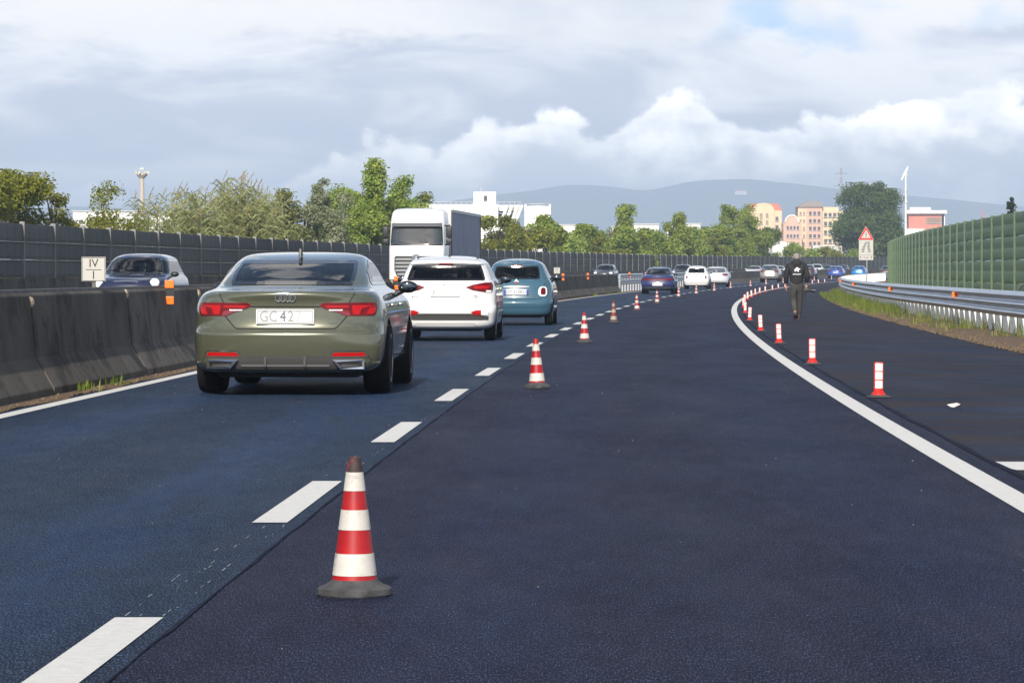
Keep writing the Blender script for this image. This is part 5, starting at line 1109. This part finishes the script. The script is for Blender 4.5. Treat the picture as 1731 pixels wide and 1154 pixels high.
def tree(name, label, cat, loc, h, rx, seed, lm, n=6000, size=.13, base=.0, shape='round', trunk=.12, clump=.55, lean=0, ry=None, group=None, gap=0.0, nclump=None):
    rs = np.random.RandomState(seed); t = thing(name, label, cat, loc, rs.uniform(0, 6.28), group); ry = ry or rx
    nc = nclump or max(14, int(26*rx*h/18)); C = []
    if shape == 'full':     # several leading shoots of unequal height over a broad body
        nc = max(40, int(1.5*nc)); ns = 7; sx = rs.uniform(-.75, .75, ns)*rx; sy = rs.uniform(-.75, .75, ns)*ry; shh = rs.uniform(.66, .96, ns); shh[0] = 1.0; sx[0] *= .4
        for _ in range(nc):
            k_ = rs.randint(ns) if rs.rand() < .62 else -1
            if _ < 9: C.append((sx[0]+rs.normal()*.10*rx*(1.1-_/9), sy[0]+rs.normal()*.10*ry, base+(h-base)*(.55+.46*_/9), .75-.035*_)); continue
            if k_ >= 0: zz = rs.uniform(.25, 1)*shh[k_]; s0 = .40*(1-.7*zz/shh[k_]); C.append((sx[k_]+rs.normal()*s0*rx, sy[k_]+rs.normal()*s0*ry, base+(h-base)*zz, .35+.65*(1-zz/shh[k_])))
            else: a_ = rs.uniform(0, 6.28); q_ = math.sqrt(rs.rand()); zz = rs.uniform(.03, .62); C.append((q_*rx*math.cos(a_)*(1-.3*zz), q_*ry*math.sin(a_)*(1-.3*zz), base+(h-base)*zz, 1.0))
    while len(C) < nc:
        q = rs.uniform(-1, 1, 3)
        zz = (q[2]+1)/2; 
        if shape == 'round': prof = math.sqrt(max(0, 1-(2*zz-1)**2))**.8 if zz > .35 else .55+.45*zz/.35
        elif shape == 'poplar': prof = (1-zz)**.75*(0.55+.45*min(1, zz/.18)) + .05
        elif shape == 'spire': prof = (1-zz)*1.0+.03
        else: prof = 1.0 if zz < .6 else (1-zz)/.4*.75+.25
        if q[0]**2+q[1]**2 > 1: continue
        rr_ = math.hypot(q[0], q[1])
        if rr_ < .45 and rs.rand() < .5 and shape == 'round': continue
        C.append((q[0]*rx*prof*.92, q[1]*ry*prof*.92, base+(h-base)*(.04+.96*zz), prof))
    C = np.array(C); rad = clump*rs.uniform(.55, 1.25, nc)*((.42+.58*C[:, 3]) if shape == 'full' else (.6+.4*C[:, 3])); w = rad**2; idx = rs.choice(nc, n, p=w/w.sum())
    o = np.clip(rs.normal(size=(n, 3)), -1.9, 1.9)*.5*rad[idx][:, None]*np.array([1, 1, 0.8 if shape != 'poplar' else 1.7]); P = C[idx, :3]+o; P[:, 2] = np.clip(P[:, 2], .02, None)
    Nn = o/(np.linalg.norm(o, axis=1, keepdims=True)+1e-6)*.6 + np.array([0, 0, .7])
    obj('crown', leaf_mesh('crown', P, Nn, size, lm, .55, rs), t)
    mb = MB(); top = base+(h-base)*.72; mb.tube([(0, 0, -.1), (lean*.3, 0, top*.35), (lean, 0, top*.7), (lean*1.2, .0, top)], [trunk*1.25, trunk, trunk*.6, trunk*.2], 8)
    tk = mb.build('trunk', M_BARK, t, smooth=60)
    mb = MB()
    for i in rs.choice(nc, min(nc, 14), replace=False):
        e = Vector(C[i, :3]); z0 = max(.15, min(top*.9, e.z*rs.uniform(.35, .7))); s_ = Vector((lean*z0/max(top, .1), 0, z0)); mid = (s_+e)/2 + Vector((0, 0, .12*(e-s_).length)); mb.tube([s_, mid, e], [trunk*.45, trunk*.28, trunk*.08], 5)
    mb.build('limb', M_BARK, tk, smooth=60); return t
def at(px, py_top, Y): return ((px-865.5)*Y/5600, Y, zg(Y)), (462-py_top)*Y/5600+1.18-zg(Y)
G1 = 'bushes behind the dark noise wall'; G2 = 'trees behind the dark noise wall'
def plant(px, top, Y, rx, seed, lm, label, nm='leafy_tree', cat='tree', g=G2, **k):
    if g in (G1, G2):       # keep every crown clear of the wall
        s_ = (px-865.5)/5600; q = Y
        while DX(q)+WO-(rx+(0.9 if px < 700 else 2.0)) < s_*q and q < 700: q += 1.0
        Y = q
    loc, h = at(px, top, Y); return tree(nm, label, cat, loc, h, rx, seed, LM[lm], group=g, **k)
plant(22, 296, 134, 1.9, 1, 'olive', 'yellow-green rounded bush at the far left above the noise wall', 'leafy_bush', 'bush', G1, n=20000, size=.075, clump=.75)
plant(88, 312, 136, 1.5, 2, 'olive', 'second yellow-green bush from the left, beside the leftmost one', 'leafy_bush', 'bush', G1, n=14000, size=.075, clump=.7)
plant(180, 318, 140, 1.7, 3, 'olive', 'sparse see-through bush left of the floodlight mast', 'leafy_bush', 'bush', G1, n=5200, size=.07, clump=.6, nclump=22)
plant(-30, 300, 130, 1.6, 4, 'olive', 'yellow-green bush cut off by the left picture edge', 'leafy_bush', 'bush', G1, n=9000, size=.08, clump=.75)
plant(515, 300, 188, 2.0, 5, 'silver', 'silvery flowering shrub between the reeds and the tall poplar', 'leafy_bush', 'bush', G1, n=20000, size=.085, clump=.7, shape='full')
plant(478, 330, 186, 1.5, 6, 'reed', 'straw-green shrub directly right of the reeds', 'leafy_bush', 'bush', G1, n=10000, size=.10, clump=.7)
plant(553, 338, 190, 1.3, 16, 'silver', 'low silvery shrub at the foot of the tall poplar', 'leafy_bush', 'bush', G1, n=5000, size=.12, clump=.7)
plant(612, 270, 201, 2.2, 7, 'bright', 'tallest bright green poplar just left of the lorry', n=38000, size=.10, clump=1.0, shape='full')
plant(648, 300, 203, 1.5, 17, 'bright', 'bright green young tree between the tall poplar and the lorry', n=16000, size=.095, clump=.75, shape='full')
plant(590, 330, 204, 1.5, 18, 'bright', 'bright green low tree on the left flank of the tall poplar', n=13000, size=.095, clump=.75)
plant(548, 320, 192, 1.5, 19, 'silver', 'silvery shrub touching the left side of the tall poplar', 'leafy_bush', 'bush', G1, n=13000, size=.085, clump=.75, shape='full')
plant(575, 316, 197, 1.5, 20, 'bright', 'bright green shrub filling the gap before the tall poplar', 'leafy_bush', 'bush', G1, n=13000, size=.09, clump=.75, shape='full')
plant(686, 330, 208, 1.4, 21, 'bright', 'bright green bush peeping behind the lorry mirror', 'leafy_bush', 'bush', G1, n=9000, size=.095, clump=.75)
plant(715, 334, 262, 1.5, 8, 'olive', 'reddish-green treetop behind the lorry roof', n=3500, size=.16, clump=.8)
plant(838, 366, 266, 2.4, 9, 'olive', 'olive shrub immediately right of the lorry trailer', 'leafy_bush', 'bush', G1, n=13000, size=.12, clump=.9)
plant(873, 374, 272, 2.0, 10, 'olive', 'olive shrub in front of the white silo', 'leafy_bush', 'bush', G1, n=11000, size=.12, clump=.9)
plant(922, 368, 284, 2.2, 11, 'green', 'loose green tree right of the white silo', n=4500, size=.18, clump=.8)
tl = [(985, 386, 318, 2.2, 'green', 'green tree right of the loose tree, left of the pointed one', 'round'), (1030, 348, 330, 2.9, 'bright', 'pointed bright green tree standing above the row mid-picture', 'full'), (1062, 394, 338, 2.6, 'green', 'green tree right of the pointed bright tree', 'round'), (1094, 391, 352, 2.5, 'green', 'green tree above the dark oncoming car', 'round'),
      (1136, 362, 368, 3.0, 'green', 'narrow green tree above the navy saloon', 'full'), (1168, 390, 378, 2.8, 'bright', 'bright green tree above the white bubble-shaped car', 'round'), (1204, 384, 398, 3.2, 'green', 'green tree above the silver hatchback', 'round'), (1232, 346, 415, 3.8, 'green', 'tall grey-green tree left of the yellow apartment blocks', 'full'), (1262, 348, 432, 3.6, 'green', 'tall tree in front of the left yellow apartment block', 'full'), (1292, 384, 455, 2.8, 'dark', 'dark shrubby tree at the foot of the yellow apartment block', 'round')]
for i, (px, tp, Y, rx, lm, lab, sh_) in enumerate(tl): plant(px, tp, Y, rx, 30+i, lm, lab, n=19000, size=.15, clump=1.1, shape=sh_, trunk=.16)
for i, (px, tp, Y, lab) in enumerate(((950, 400, 304, 'low hedge bush below the loose green tree'), (1010, 398, 322, 'low hedge bush below the pointed tree'), (1048, 402, 336, 'low yellow-green bush between pointed tree and its right neighbour'), (1116, 402, 362, 'low yellow-green bush left of the narrow tree'), (1186, 404, 390, 'low olive bush left of the silver hatchback'), (1250, 402, 430, 'low olive bush between the two tall trees'), (968, 392, 312, 'low green bush left of the pointed tree'), (1078, 398, 345, 'low green bush right of the pointed tree neighbours'), (1150, 398, 374, 'low green bush right of the narrow tree'), (1216, 396, 405, 'low green bush left of the tall grey-green tree'), (905, 398, 282, 'low bush beside the white silo foot'), (1320, 420, 505, 'low bush above the grey-beige sport utility car'), (1352, 412, 520, 'low bush beneath the pink apartment block'), (1395, 422, 560, 'low pale bush left of the big round tree'), (1432, 420, 585, 'low bush at the left foot of the big round tree'))):
    plant(px, tp, Y, 2.6 if Y < 450 else 3.4, 60+i, ('bright', 'olive', 'green')[i % 3], lab, 'leafy_bush', 'bush', G1, n=8000, size=.15, clump=1.0)
plant(1468, 312, 640, 6.6, 90, 'dark', 'big round dark green tree behind the warning sign', n=52000, size=.22, clump=2.3, trunk=.4, base=1.5, nclump=70)
plant(1492, 372, 636, 3.5, 91, 'dark', 'dark lower tree at the right foot of the big round tree', n=8000, size=.32, clump=1.8)
plant(1710, 334, 262, .95, 92, 'pine', 'dark conifer tip above the green noise barrier', 'conifer_tree', 'tree', None, n=5000, size=.11, clump=.36, shape='spire', nclump=46)
# reeds
def reeds(px0, px1, Y, top, seed, label, n):
    rs = random.Random(seed); (x0, _, z0), h = at(px0, top, Y); x1 = (px1-865.5)*Y/5600
    t = thing('reed_clump', label, 'reeds', ((x0+x1)/2, Y, z0), 0, 'giant reeds behind the dark noise wall'); mb = MB(); mp = MB()
    for i in range(n):
        x = rs.uniform(-(x1-x0)/2, (x1-x0)/2); y = rs.uniform(-1.2, 1.2); hh = h*rs.uniform(.62, 1.0); lx, ly = rs.uniform(-.5, .5), rs.uniform(-.3, .3)
        S_ = lambda u: Vector((x+lx*u*u, y+ly*u*u, hh*u))
        mb.tube([S_(0), S_(.5), S_(1)], [.018, .014, .006], 4, cap=False)
        for k in range(24):
            u = rs.uniform(.12, .98); p = S_(u); a = rs.uniform(0, 6.28); l = rs.uniform(.4, .95); d = Vector((math.cos(a), math.sin(a)*.7, 0)); w = Vector((-d.y*.6, d.x*.6, .8))*.034
            q = p+d*l*.5+Vector((0, 0, l*.42)); e = p+d*l+Vector((0, 0, l*rs.uniform(-.1, .5))); mb.add([p-w, p+w, q+w, q-w, e], [(0, 1, 2, 3), (3, 2, 4)])
        if rs.random() < .35:
            p = S_(1.0); d = Vector((rs.uniform(.1, .35), rs.uniform(-.1, .1), .45))
            for k in range(7): q = p+d*(k/7); o = Vector((rs.uniform(-.07, .07), rs.uniform(-.07, .07), rs.uniform(0, .14))); mp.add([q+Vector((-.02, 0, 0)), q+Vector((.02, 0, 0)), q+o+d*.25], [(0, 1, 2)])
    tag(mb.build('blade', LM['reed'], t, fix=False), kind='stuff')
    if mp.v: tag(mp.build('plume', LM['dry'], t, fix=False), kind='stuff')
reeds(228, 300, 158, 330, 1, 'loose reed stems right of the floodlight mast', 34)
reeds(290, 372, 163, 322, 2, 'thick reed clump, second from the left', 90)
reeds(360, 445, 168, 304, 3, 'tallest reed clump above the olive car roof', 110)
reeds(425, 470, 174, 322, 4, 'narrow reed clump left of the silvery shrub', 50)
# grass and weeds on the verges
def blades(name, spots, hmin, hmax, m, seed, parent=None, kind='stuff'):
    rs = np.random.RandomState(seed); V = []; F = []
    for (x, y, z, s) in spots:
        h = rs.uniform(hmin, hmax)*s; a = rs.uniform(0, 6.28); w = .006+.004*rs.rand(); b = rs.uniform(.1, .55)*h; c_, s_ = math.cos(a), math.sin(a); ax, ay = math.cos(a+1.57)*w, math.sin(a+1.57)*w; o = len(V)
        V += [(x-ax, y-ay, z), (x+ax, y+ay, z), (x+ax*.7+c_*b*.4, y+ay*.7+s_*b*.4, z+h*.6), (x-ax*.7+c_*b*.4, y-ay*.7+s_*b*.4, z+h*.6), (x+c_*b, y+s_*b, z+h)]; F += [(o, o+1, o+2, o+3), (o+3, o+2, o+4)]
    me = bpy.data.meshes.new(name); me.from_pydata(V, [], F); me.materials.append(m); return tag(obj(name, me, parent), kind=kind)
rs = np.random.RandomState(5); sp = []; dr = []
for i in range(46000):
    y = 44+130*rs.rand()**1.15; o = float(gor(y))+rs.uniform(-1.15, 1.5) if rs.rand() < .75 else float(gor(y))+rs.uniform(1.5, 3.4)
    edge = o-float(gor(y)); cl = math.sin(y*1.1+o*3)*math.sin(y*.37+1.3)
    near = y < 94
    if edge < -.55 and cl < .25: continue
    if near and edge < .5 and cl < (.72 if y < 66 else .45): continue
    (dr if rs.rand() < (.30 if near else .12) else sp).append((DX(y)+o, y, zg(y), .55 if edge < -.5 else 1.0))
tag(blades('verge_grass', sp, .10, .34, LM['grass'], 1), 'green grass growing along the foot of the guardrail', 'grass'); tag(blades('verge_dry_grass', dr, .08, .28, LM['dry'], 2), 'dry straw-coloured grass among the green along the guardrail', 'grass')
sp = []
for cy, n in ((33.2, 40), (35.0, 30), (42.5, 60), (64, 40), (88, 60), (110, 60), (160, 120), (178, 200), (170, 150)):
    for i in range(n): y = cy+rs.normal()*.12; sp.append((DX(y)-3.72+rs.normal()*.06, y, zg(y), .6))
tag(blades('weed_tufts', sp, .06, .22, LM['grass'], 3), 'small green weeds at the foot of the concrete barrier', 'weeds')
# meadow strip behind the rail, gravel and clods on the dirt edge
struct(strip('meadow', 9.7, 45, 30, 420, 0.012, mat('meadow', (0.075, 0.105, 0.022), .95, col2=(0.15, 0.165, 0.04), vscale=.9, bump=.6, bscale=9), step=4))
mb = MB()
for i in range(2600):
    y = 44+90*rs.rand()**1.4; o = 7.42+abs(rs.normal())*.35; r_ = .008+.02*rs.rand()**2; mb.ball((DX(y)+o-.1, y, zg(y)+r_*.4), (r_, r_*1.2, r_*.8), 5, 3)
tag(mb.build('verge_gravel', mat('gravel', (.085, .055, .032), .9, col2=(.17, .12, .075), vscale=3), None, fix=False), 'loose gravel and clods along the edge of the right shoulder', 'gravel', kind='stuff')
mb = MB()
for i in range(1500):
    y = 28+60*rs.rand(); o = -3.62-abs(rs.normal())*.07; r_ = .006+.02*rs.rand()**2; mb.ball((DX(y)+o, y, zg(y)+r_*.4), (r_, r_*1.2, r_*.8), 5, 3)
tag(mb.build('verge_gravel', MATS['gravel'], None, fix=False), 'loose gravel along the foot of the concrete barrier', 'gravel', kind='stuff')
mb = MB()
for i in range(120):
    y = 9+45*rs.rand(); o = rs.uniform(-3.3, 7.2); r_ = .002+.004*rs.rand()**2; mb.ball((DX(y)+o, y, zg(y)+r_*.4), (r_, r_*1.2, r_*.8), 5, 3)
tag(mb.build('road_grit', mat('grit', (.28, .24, .20), .9), None, fix=False), 'scattered tiny grit stones lying on the asphalt', 'grit', kind='stuff')

# ------------------------------------------------------------------ distant buildings and masts
def bmat(n, c, v=.06): return mat(n, c, .85, var=v, vscale=.25)
M_BW = bmat('render_white', (.74, .74, .72)); M_BY = bmat('render_yellow', (.64, .50, .32)); M_BP = bmat('render_pink', (.58, .37, .28)); M_BR = bmat('render_red', (.58, .20, .14)); M_BG = bmat('concrete_pale', (.50, .50, .48)); M_TILE = bmat('roof_tile', (.52, .17, .10)); M_ROOFG = bmat('roof_grey', (.26, .22, .20)); M_WIN = mat('far_window', (.07, .08, .09), .2); M_SHUT = bmat('shutter', (.30, .20, .14)); M_DKC = bmat('plant_dark', (.22, .21, .20))
def bpos(px, Y): return (px-865.5)*Y/5600
def hgt(py, Y): return (462-py)*Y/5600+1.18
def windows(t, y, x0, x1, z0, z1, nx, nz, w, h, m=None):
    wm = MB(); wm.box((0, 0, 0), (w, .25, h)); me = wm.mesh('window', m or M_WIN); sm = MB(); sm.box((0, 0, 0), (w+.3, .5, .18)); sme = sm.mesh('sill', M_BG)
    for i in range(nx):
        for j in range(nz):
            p = obj('window', me, t, (x0+(x1-x0)*(i+.5)/nx, y-.06, z0+(z1-z0)*(j+.5)/nz)); obj('sill', sme, p, (0, -.05, -h/2-.08))
def arch(mb, cx, w, z0, z1, zt, y0, y1):
    r = w/2; P = [(cx-r, z0), (cx+r, z0), (cx+r, z1)] + [(cx+r*math.cos(a), z1+(zt-z1)*math.sin(a)) for a in np.linspace(0, math.pi, 14)[1:-1]] + [(cx-r, z1)]; mb.prism(P, 'y', y0, y1)
def apartments():
    Y = 1300; base = -2
    xa, xb = bpos(1264, Y), bpos(1322, Y); t = thing('apartment_block', 'yellow apartment block with arched gable and red tiled roof', 'building', (0, Y, 1.4)); H_ = hgt(362, Y); mb = MB(); arch(mb, (xa+xb)/2-.5, (xb-xa)*.62, base, H_, hgt(349, Y), 0, 14); mb.box(((xa+xb)/2, 7.5, H_/2), (xb-xa, 13, H_)); mb.build('wall', M_BY, t)
    mb = MB(); mb.prism([(xa-.4, H_), (xb+.4, H_), (xb-1.5, hgt(350, Y)), (xa+1.5, hgt(350, Y))], 'y', 1.2, 14); mb.build('roof', M_TILE, t); windows(t, .8, xa+1, xb-1, 3, H_-1.5, 6, 6, 1.1, 1.5); windows(t, 0, (xa+xb)/2-2.6, (xa+xb)/2+2.0, H_-6, H_-.5, 2, 2, 1.0, 1.6, M_SHUT)
    xa, xb = bpos(1319, Y), bpos(1350, Y); t = thing('apartment_block', 'lower pink apartment block with arched top between the two yellow ones', 'building', (0, Y-15, 1.4)); H_ = hgt(383, Y); mb = MB(); mb.box(((xa+xb)/2, 5, H_/2), (xb-xa, 10, H_)); arch(mb, (xa+xb)/2-.3, (xb-xa)*.72, base, H_, hgt(371, Y), -.3, 8); mb.build('wall', M_BP, t); windows(t, -.3, xa+1, xb-1, 3, H_-.5, 4, 5, .8, 1.3)
    mb = MB(); cx, r = (xa+xb)/2-.3, (xb-xa)*.36; mb.tube([(cx+r*math.cos(a), -.3, H_+(hgt(371, Y)-H_)*math.sin(a)) for a in np.linspace(0, math.pi, 12)], .3, 6); mb.build('arch_trim', M_BW, t)
    xa, xm, xb = bpos(1349, Y), bpos(1390, Y), bpos(1425, Y); t = thing('apartment_block', 'salmon and yellow apartment block left of the big round tree', 'building', (0, Y, 1.4)); H_ = hgt(356, Y); mb = MB(); mb.box(((xa+xm)/2, 6, H_/2), (xm-xa, 12, H_)); mb.build('wall', M_BP, t); mb = MB(); mb.box(((xm+xb)/2, 7, hgt(362, Y)/2), (xb-xm, 11, hgt(362, Y))); mb.box(((xm+xb)/2-1, 6, hgt(358, Y)-1), (7, 8, 3)); mb.build('wall', M_BY, t); mb = MB(); mb.box((xa+1.6, -.3, H_/2-.5), (3.4, .8, H_-1)); mb.build('corner_bay', M_BY, t)
    mb = MB(); mb.prism([(xa-.5, H_), (xm+.5, H_), (xm-1.0, hgt(346, Y)), (xa+4, hgt(346, Y))], 'y', -.6, 12.5); mb.build('roof', M_ROOFG, t); windows(t, 0, xa+4, xm-.5, 4, H_-1, 3, 7, 1.0, 1.4); windows(t, 1.2, xm+.5, xb-.5, 4, hgt(362, Y), 4, 6, 1.1, 1.5); windows(t, -.7, xa+.3, xa+3.0, 4, H_-1, 2, 7, .7, 1.2, M_SHUT)
    xa, xb = bpos(1532, Y), bpos(1600, Y); t = thing('apartment_block', 'red and white flat-roofed building right of the white pole', 'building', (0, Y, 1.4)); H_ = hgt(367, Y); mb = MB(); mb.box(((xa+xb)/2, 6, H_/2), (xb-xa-2, 12, H_)); mb.build('wall', M_BR, t); mb = MB(); mb.box(((xa+xb)/2, 5.5, H_+.6), (xb-xa, 14, 1.3)); mb.box((xa+6, 6, H_+1.8), (8, 6, 1.4)); mb.build('roof', M_BW, t); mb = MB(); mb.box((xa+3.5, -.2, H_/2-3), (7, 1, H_-6)); mb.box((xb-1.2, 2, H_/2), (1.2, 4, H_)); mb.build('white_bay', M_BW, t); windows(t, 0, xa+8, xb-2, H_-9, H_-.6, 5, 2, 1.5, 2.2, M_SHUT)
    Y2 = 720; t = thing('concrete_shed', 'long pale concrete parapet left of the big round tree', 'building', (0, Y2, 1.4)); xa, xb = bpos(1374, Y2), bpos(1420, Y2); mb = MB(); mb.box(((xa+xb)/2, 2, hgt(420, Y2)-1.3), (xb-xa, 4, 1.2)); mb.box((xb-1.5, 2, hgt(424, Y2)/2-.6), (3, 3.4, hgt(424, Y2)-.6)); mb.box((xa+1, 2, hgt(424, Y2)/2-.6), (1, 3, hgt(424, Y2)-.6)); mb.build('deck', M_BG, t)
    t = thing('white_shed', 'low white shed at the foot of the yellow apartment block', 'building', (0, Y2, 1.4)); xa, xb = bpos(1306, Y2), bpos(1334, Y2); mb = MB(); mb.prism([(xa, 0), (xb, 0), (xb, hgt(422, Y2)), ((xa+xb)/2, hgt(418, Y2)), (xa, hgt(422, Y2))], 'y', 0, 8); mb.build('wall', M_BW, t)
apartments()
def plant_works():
    Y = 620; s = 620/5600; t = thing('cement_works', 'white industrial plant with slanting conveyor legs behind the lorry', 'building', (0, Y, 1.4)); X_ = lambda p: bpos(p, Y); Z = lambda p: hgt(p, Y)-1.4
    mb = MB(); mb.box(((X_(690)+X_(842))/2, 12, Z(345)/2), (X_(842)-X_(690), 20, Z(345))); mb.build('main_hall', M_BW, t)
    mb = MB(); mb.box(((X_(800)+X_(838))/2, 10, (Z(323)+Z(345))/2), (X_(838)-X_(800), 8, Z(323)-Z(345))); tw = mb.build('tower_block', M_BW, t); mb = MB(); mb.box((X_(820), 5.8, Z(334)), (.6, .4, 1.0)); mb.build('window', M_WIN, tw)
    mb = MB(); mb.box(((X_(838)+X_(882))/2, 12, (Z(346)+Z(356))/2), (X_(882)-X_(838), 16, Z(346)-Z(356))); mb.build('deck', M_BW, t)
    mb = MB(); mb.box(((X_(842)+X_(872))/2, 14, Z(362)/2), (X_(872)-X_(842), 12, Z(358))); mb.build('undercroft', M_DKC, t)
    for a, b in ((858, 840), (866, 848), (876, 858), (883, 864)): mb = MB(); mb.tube([(X_(a), 3.5, Z(346)), (X_(b), 3.0, Z(392))], .32, 6); mb.build('conveyor_leg', M_BW, t)
    mb = MB()
    for p in range(690, 882, 9): mb.tube([(X_(p), 2.5, Z(345)), (X_(p), 2.5, Z(340))], .05, 4)
    mb.tube([(X_(690), 2.5, Z(341)), (X_(882), 2.5, Z(341))], .04, 4); mb.build('railing', M_BG, t)
    mb = MB(); mb.tube([(X_(812), 8, Z(323)), (X_(812), 8, Z(314))], .06, 4); mb.build('mast', M_BG, t)
    s_ = thing('white_silo', 'white cylindrical silo right of the industrial plant', 'silo', (X_(909), Y+4, 1.4)); r_ = (X_(930)-X_(888))/2; mb = MB(); mb.lathe([(r_, 0), (r_, Z(349)), (r_*.97, Z(348)), (.01, Z(347))], 28); mb.build('shell', M_BW, s_, smooth=40)
    for a in (-1, 1): mb = MB(); mb.box((a*r_*.98, -r_*.3, Z(346)/2), (.35, .35, Z(343))); mb.build('edge_column', M_BW, s_)
    mb = MB(); mb.tube([(r_*math.cos(a), r_*math.sin(a), Z(344)) for a in np.linspace(0, 6.283, 21)], .05, 4); mb.build('top_rail', M_BG, s_)
    Y = 820
    for px0, px1, tp, lab in ((945, 1002, 376, 'white factory shed between the silo and the pointed tree'), (1046, 1082, 379, 'white factory shed right of the pointed tree'), (1086, 1130, 374, 'white factory shed behind the narrow tree'), (1146, 1206, 373, 'white factory shed left of the tall grey-green tree'), (118, 240, 357, 'low white warehouse behind the floodlight mast'), (205, 300, 362, 'low white warehouse behind the loose reeds')):
        t = thing('factory_shed', lab, 'building', (0, Y+px0*.05, 1.4), 0, 'white sheds beyond the trees'); xa, xb = bpos(px0, Y), bpos(px1, Y); h_ = hgt(tp, Y)-1.4; mb = MB(); mb.box(((xa+xb)/2, 8, h_/2), (xb-xa, 16, h_)); mb.build('wall', M_BW, t); mb = MB(); mb.box(((xa+xb)/2, 8, h_+.12), (xb-xa+.5, 16.5, .24)); mb.build('roof', M_BG, t); windows(t, 0, xa+1, xb-1, h_-3.2, h_-1.6, max(3, int((xb-xa)/2)), 1, 1.0, .7)
plant_works()
def mast():
    Y = 560; x = bpos(240, Y); h = hgt(293, Y)-1.4; t = thing('floodlight_mast', 'tall floodlight mast with a ring platform at left', 'mast', (x, Y, 1.4)); mb = MB(); mb.tube([(0, 0, 0), (0, 0, h)], [.55, .36], 12); mb.build('shaft', mat('mast_grey', (.42, .37, .33), .7, var=.15), t, smooth=40)
    mb = MB(); mb.lathe([(.4, h-.9), (.95, h-.3), (.95, h), (.5, h+.1)], 14); mb.build('platform', mat('mast_grey', (.42, .37, .33), .7), t)
    for k in range(7): a = 2*math.pi*k/7; mb = MB(); mb.box((1.1*math.cos(a), 1.1*math.sin(a), h+.1), (.34, .34, .42), Matrix.Rotation(a, 3, 'Z')); mb.build('floodlight', M_BG, t)
    mb = MB(); mb.tube([(0, 0, h), (0, 0, h+1.1)], .08, 6); mb.box((0, 0, h+.75), (.7, .5, .3)); mb.build('antenna', M_BG, t)
    Y = 2500; x = bpos(1422, Y); h = hgt(283, Y)-1.4; t = thing('lattice_pylon', 'faint lattice power pylon above the big round tree', 'pylon', (x, Y, 1.4)); mb = MB(); w = lambda z: 3.2*(1-z/h)+.5
    for a in (-1, 1):
        for b in (-1, 1): mb.tube([(a*w(0), b*w(0), 0), (a*.4, b*.4, h)], .16, 4)
    for k in range(12):
        z0, z1 = h*k/12, h*(k+1)/12
        for b in (-1, 1): mb.tube([(-w(z0)*.92, b*w(z0), z0), (w(z1)*.92, b*w(z1), z1)], .09, 3); mb.tube([(w(z0)*.92, b*w(z0), z0), (-w(z1)*.92, b*w(z1), z1)], .09, 3)
    mb.build('lattice', M_ROOFG, t, fix=False)
    for z, l in ((h*.94, 5), (h*.82, 6.5), (h*.70, 5.5)): mb = MB(); mb.tube([(-l, 0, z), (0, 0, z+.9), (l, 0, z)], .14, 4); mb.tube([(-l, 0, z), (l, 0, z)], .14, 4); mb.build('cross_arm', M_ROOFG, t, fix=False)
    Y = 430; x = bpos(1531, Y); h = hgt(292, Y)-zg(430); t = thing('white_pole', 'white pole topped by a tilted blade-like panel', 'pole', (x, Y, zg(Y))); mb = MB(); mb.tube([(0, 0, 0), (0, 0, h*.5), (0, 0, h)], [.16, .13, .09], 10); mb.build('shaft', M_BW, t, smooth=40)
    mb = MB(); mb.prism([(-.62, h-.9), (-.50, h-1.0), (.22, h+.35), (.36, h+.85), (.20, h+.75), (-.28, h-.1)], 'y', -.06, .02); mb.build('blade_panel', M_BW, t); mb = MB(); mb.box((0, 0, h-.25), (.35, .3, .3)); mb.build('hub', M_BG, t)
    mb = MB(); mb.box((0, -.12, h*.72), (.28, .2, .35)); mb.build('junction_box', M_BG, t)
    Y = 2100; x = bpos(1662, Y); h = hgt(355, Y)-1.4; t = thing('radio_mast', 'tiny red and white radio mast above the green barrier', 'mast', (x, Y, 1.4))
    for k in range(6): mb = MB(); mb.tube([(0, 0, h*k/6), (0, 0, h*(k+1)/6)], 1.0-.1*k, 6); mb.build('section', M_TILE if k % 2 else M_BW, t)
    Y = 7700; t = thing('hill_villa', 'tiny white villa on the hillside above the trees', 'building', (bpos(1217, Y), Y-700, hgt(335, Y)-22)); mb = MB(); mb.box((0, 0, 17), (24, 14, 7)); mb.build('wall', M_BW, t); mb = MB(); mb.prism([(-13, 20.5), (13, 20.5), (10, 22.5), (-10, 22.5)], 'y', -8, 8); mb.build('roof', M_TILE, t)
    windows(t, -7.1, -11, 11, 14, 20, 5, 1, 2.0, 3.0)
mast()
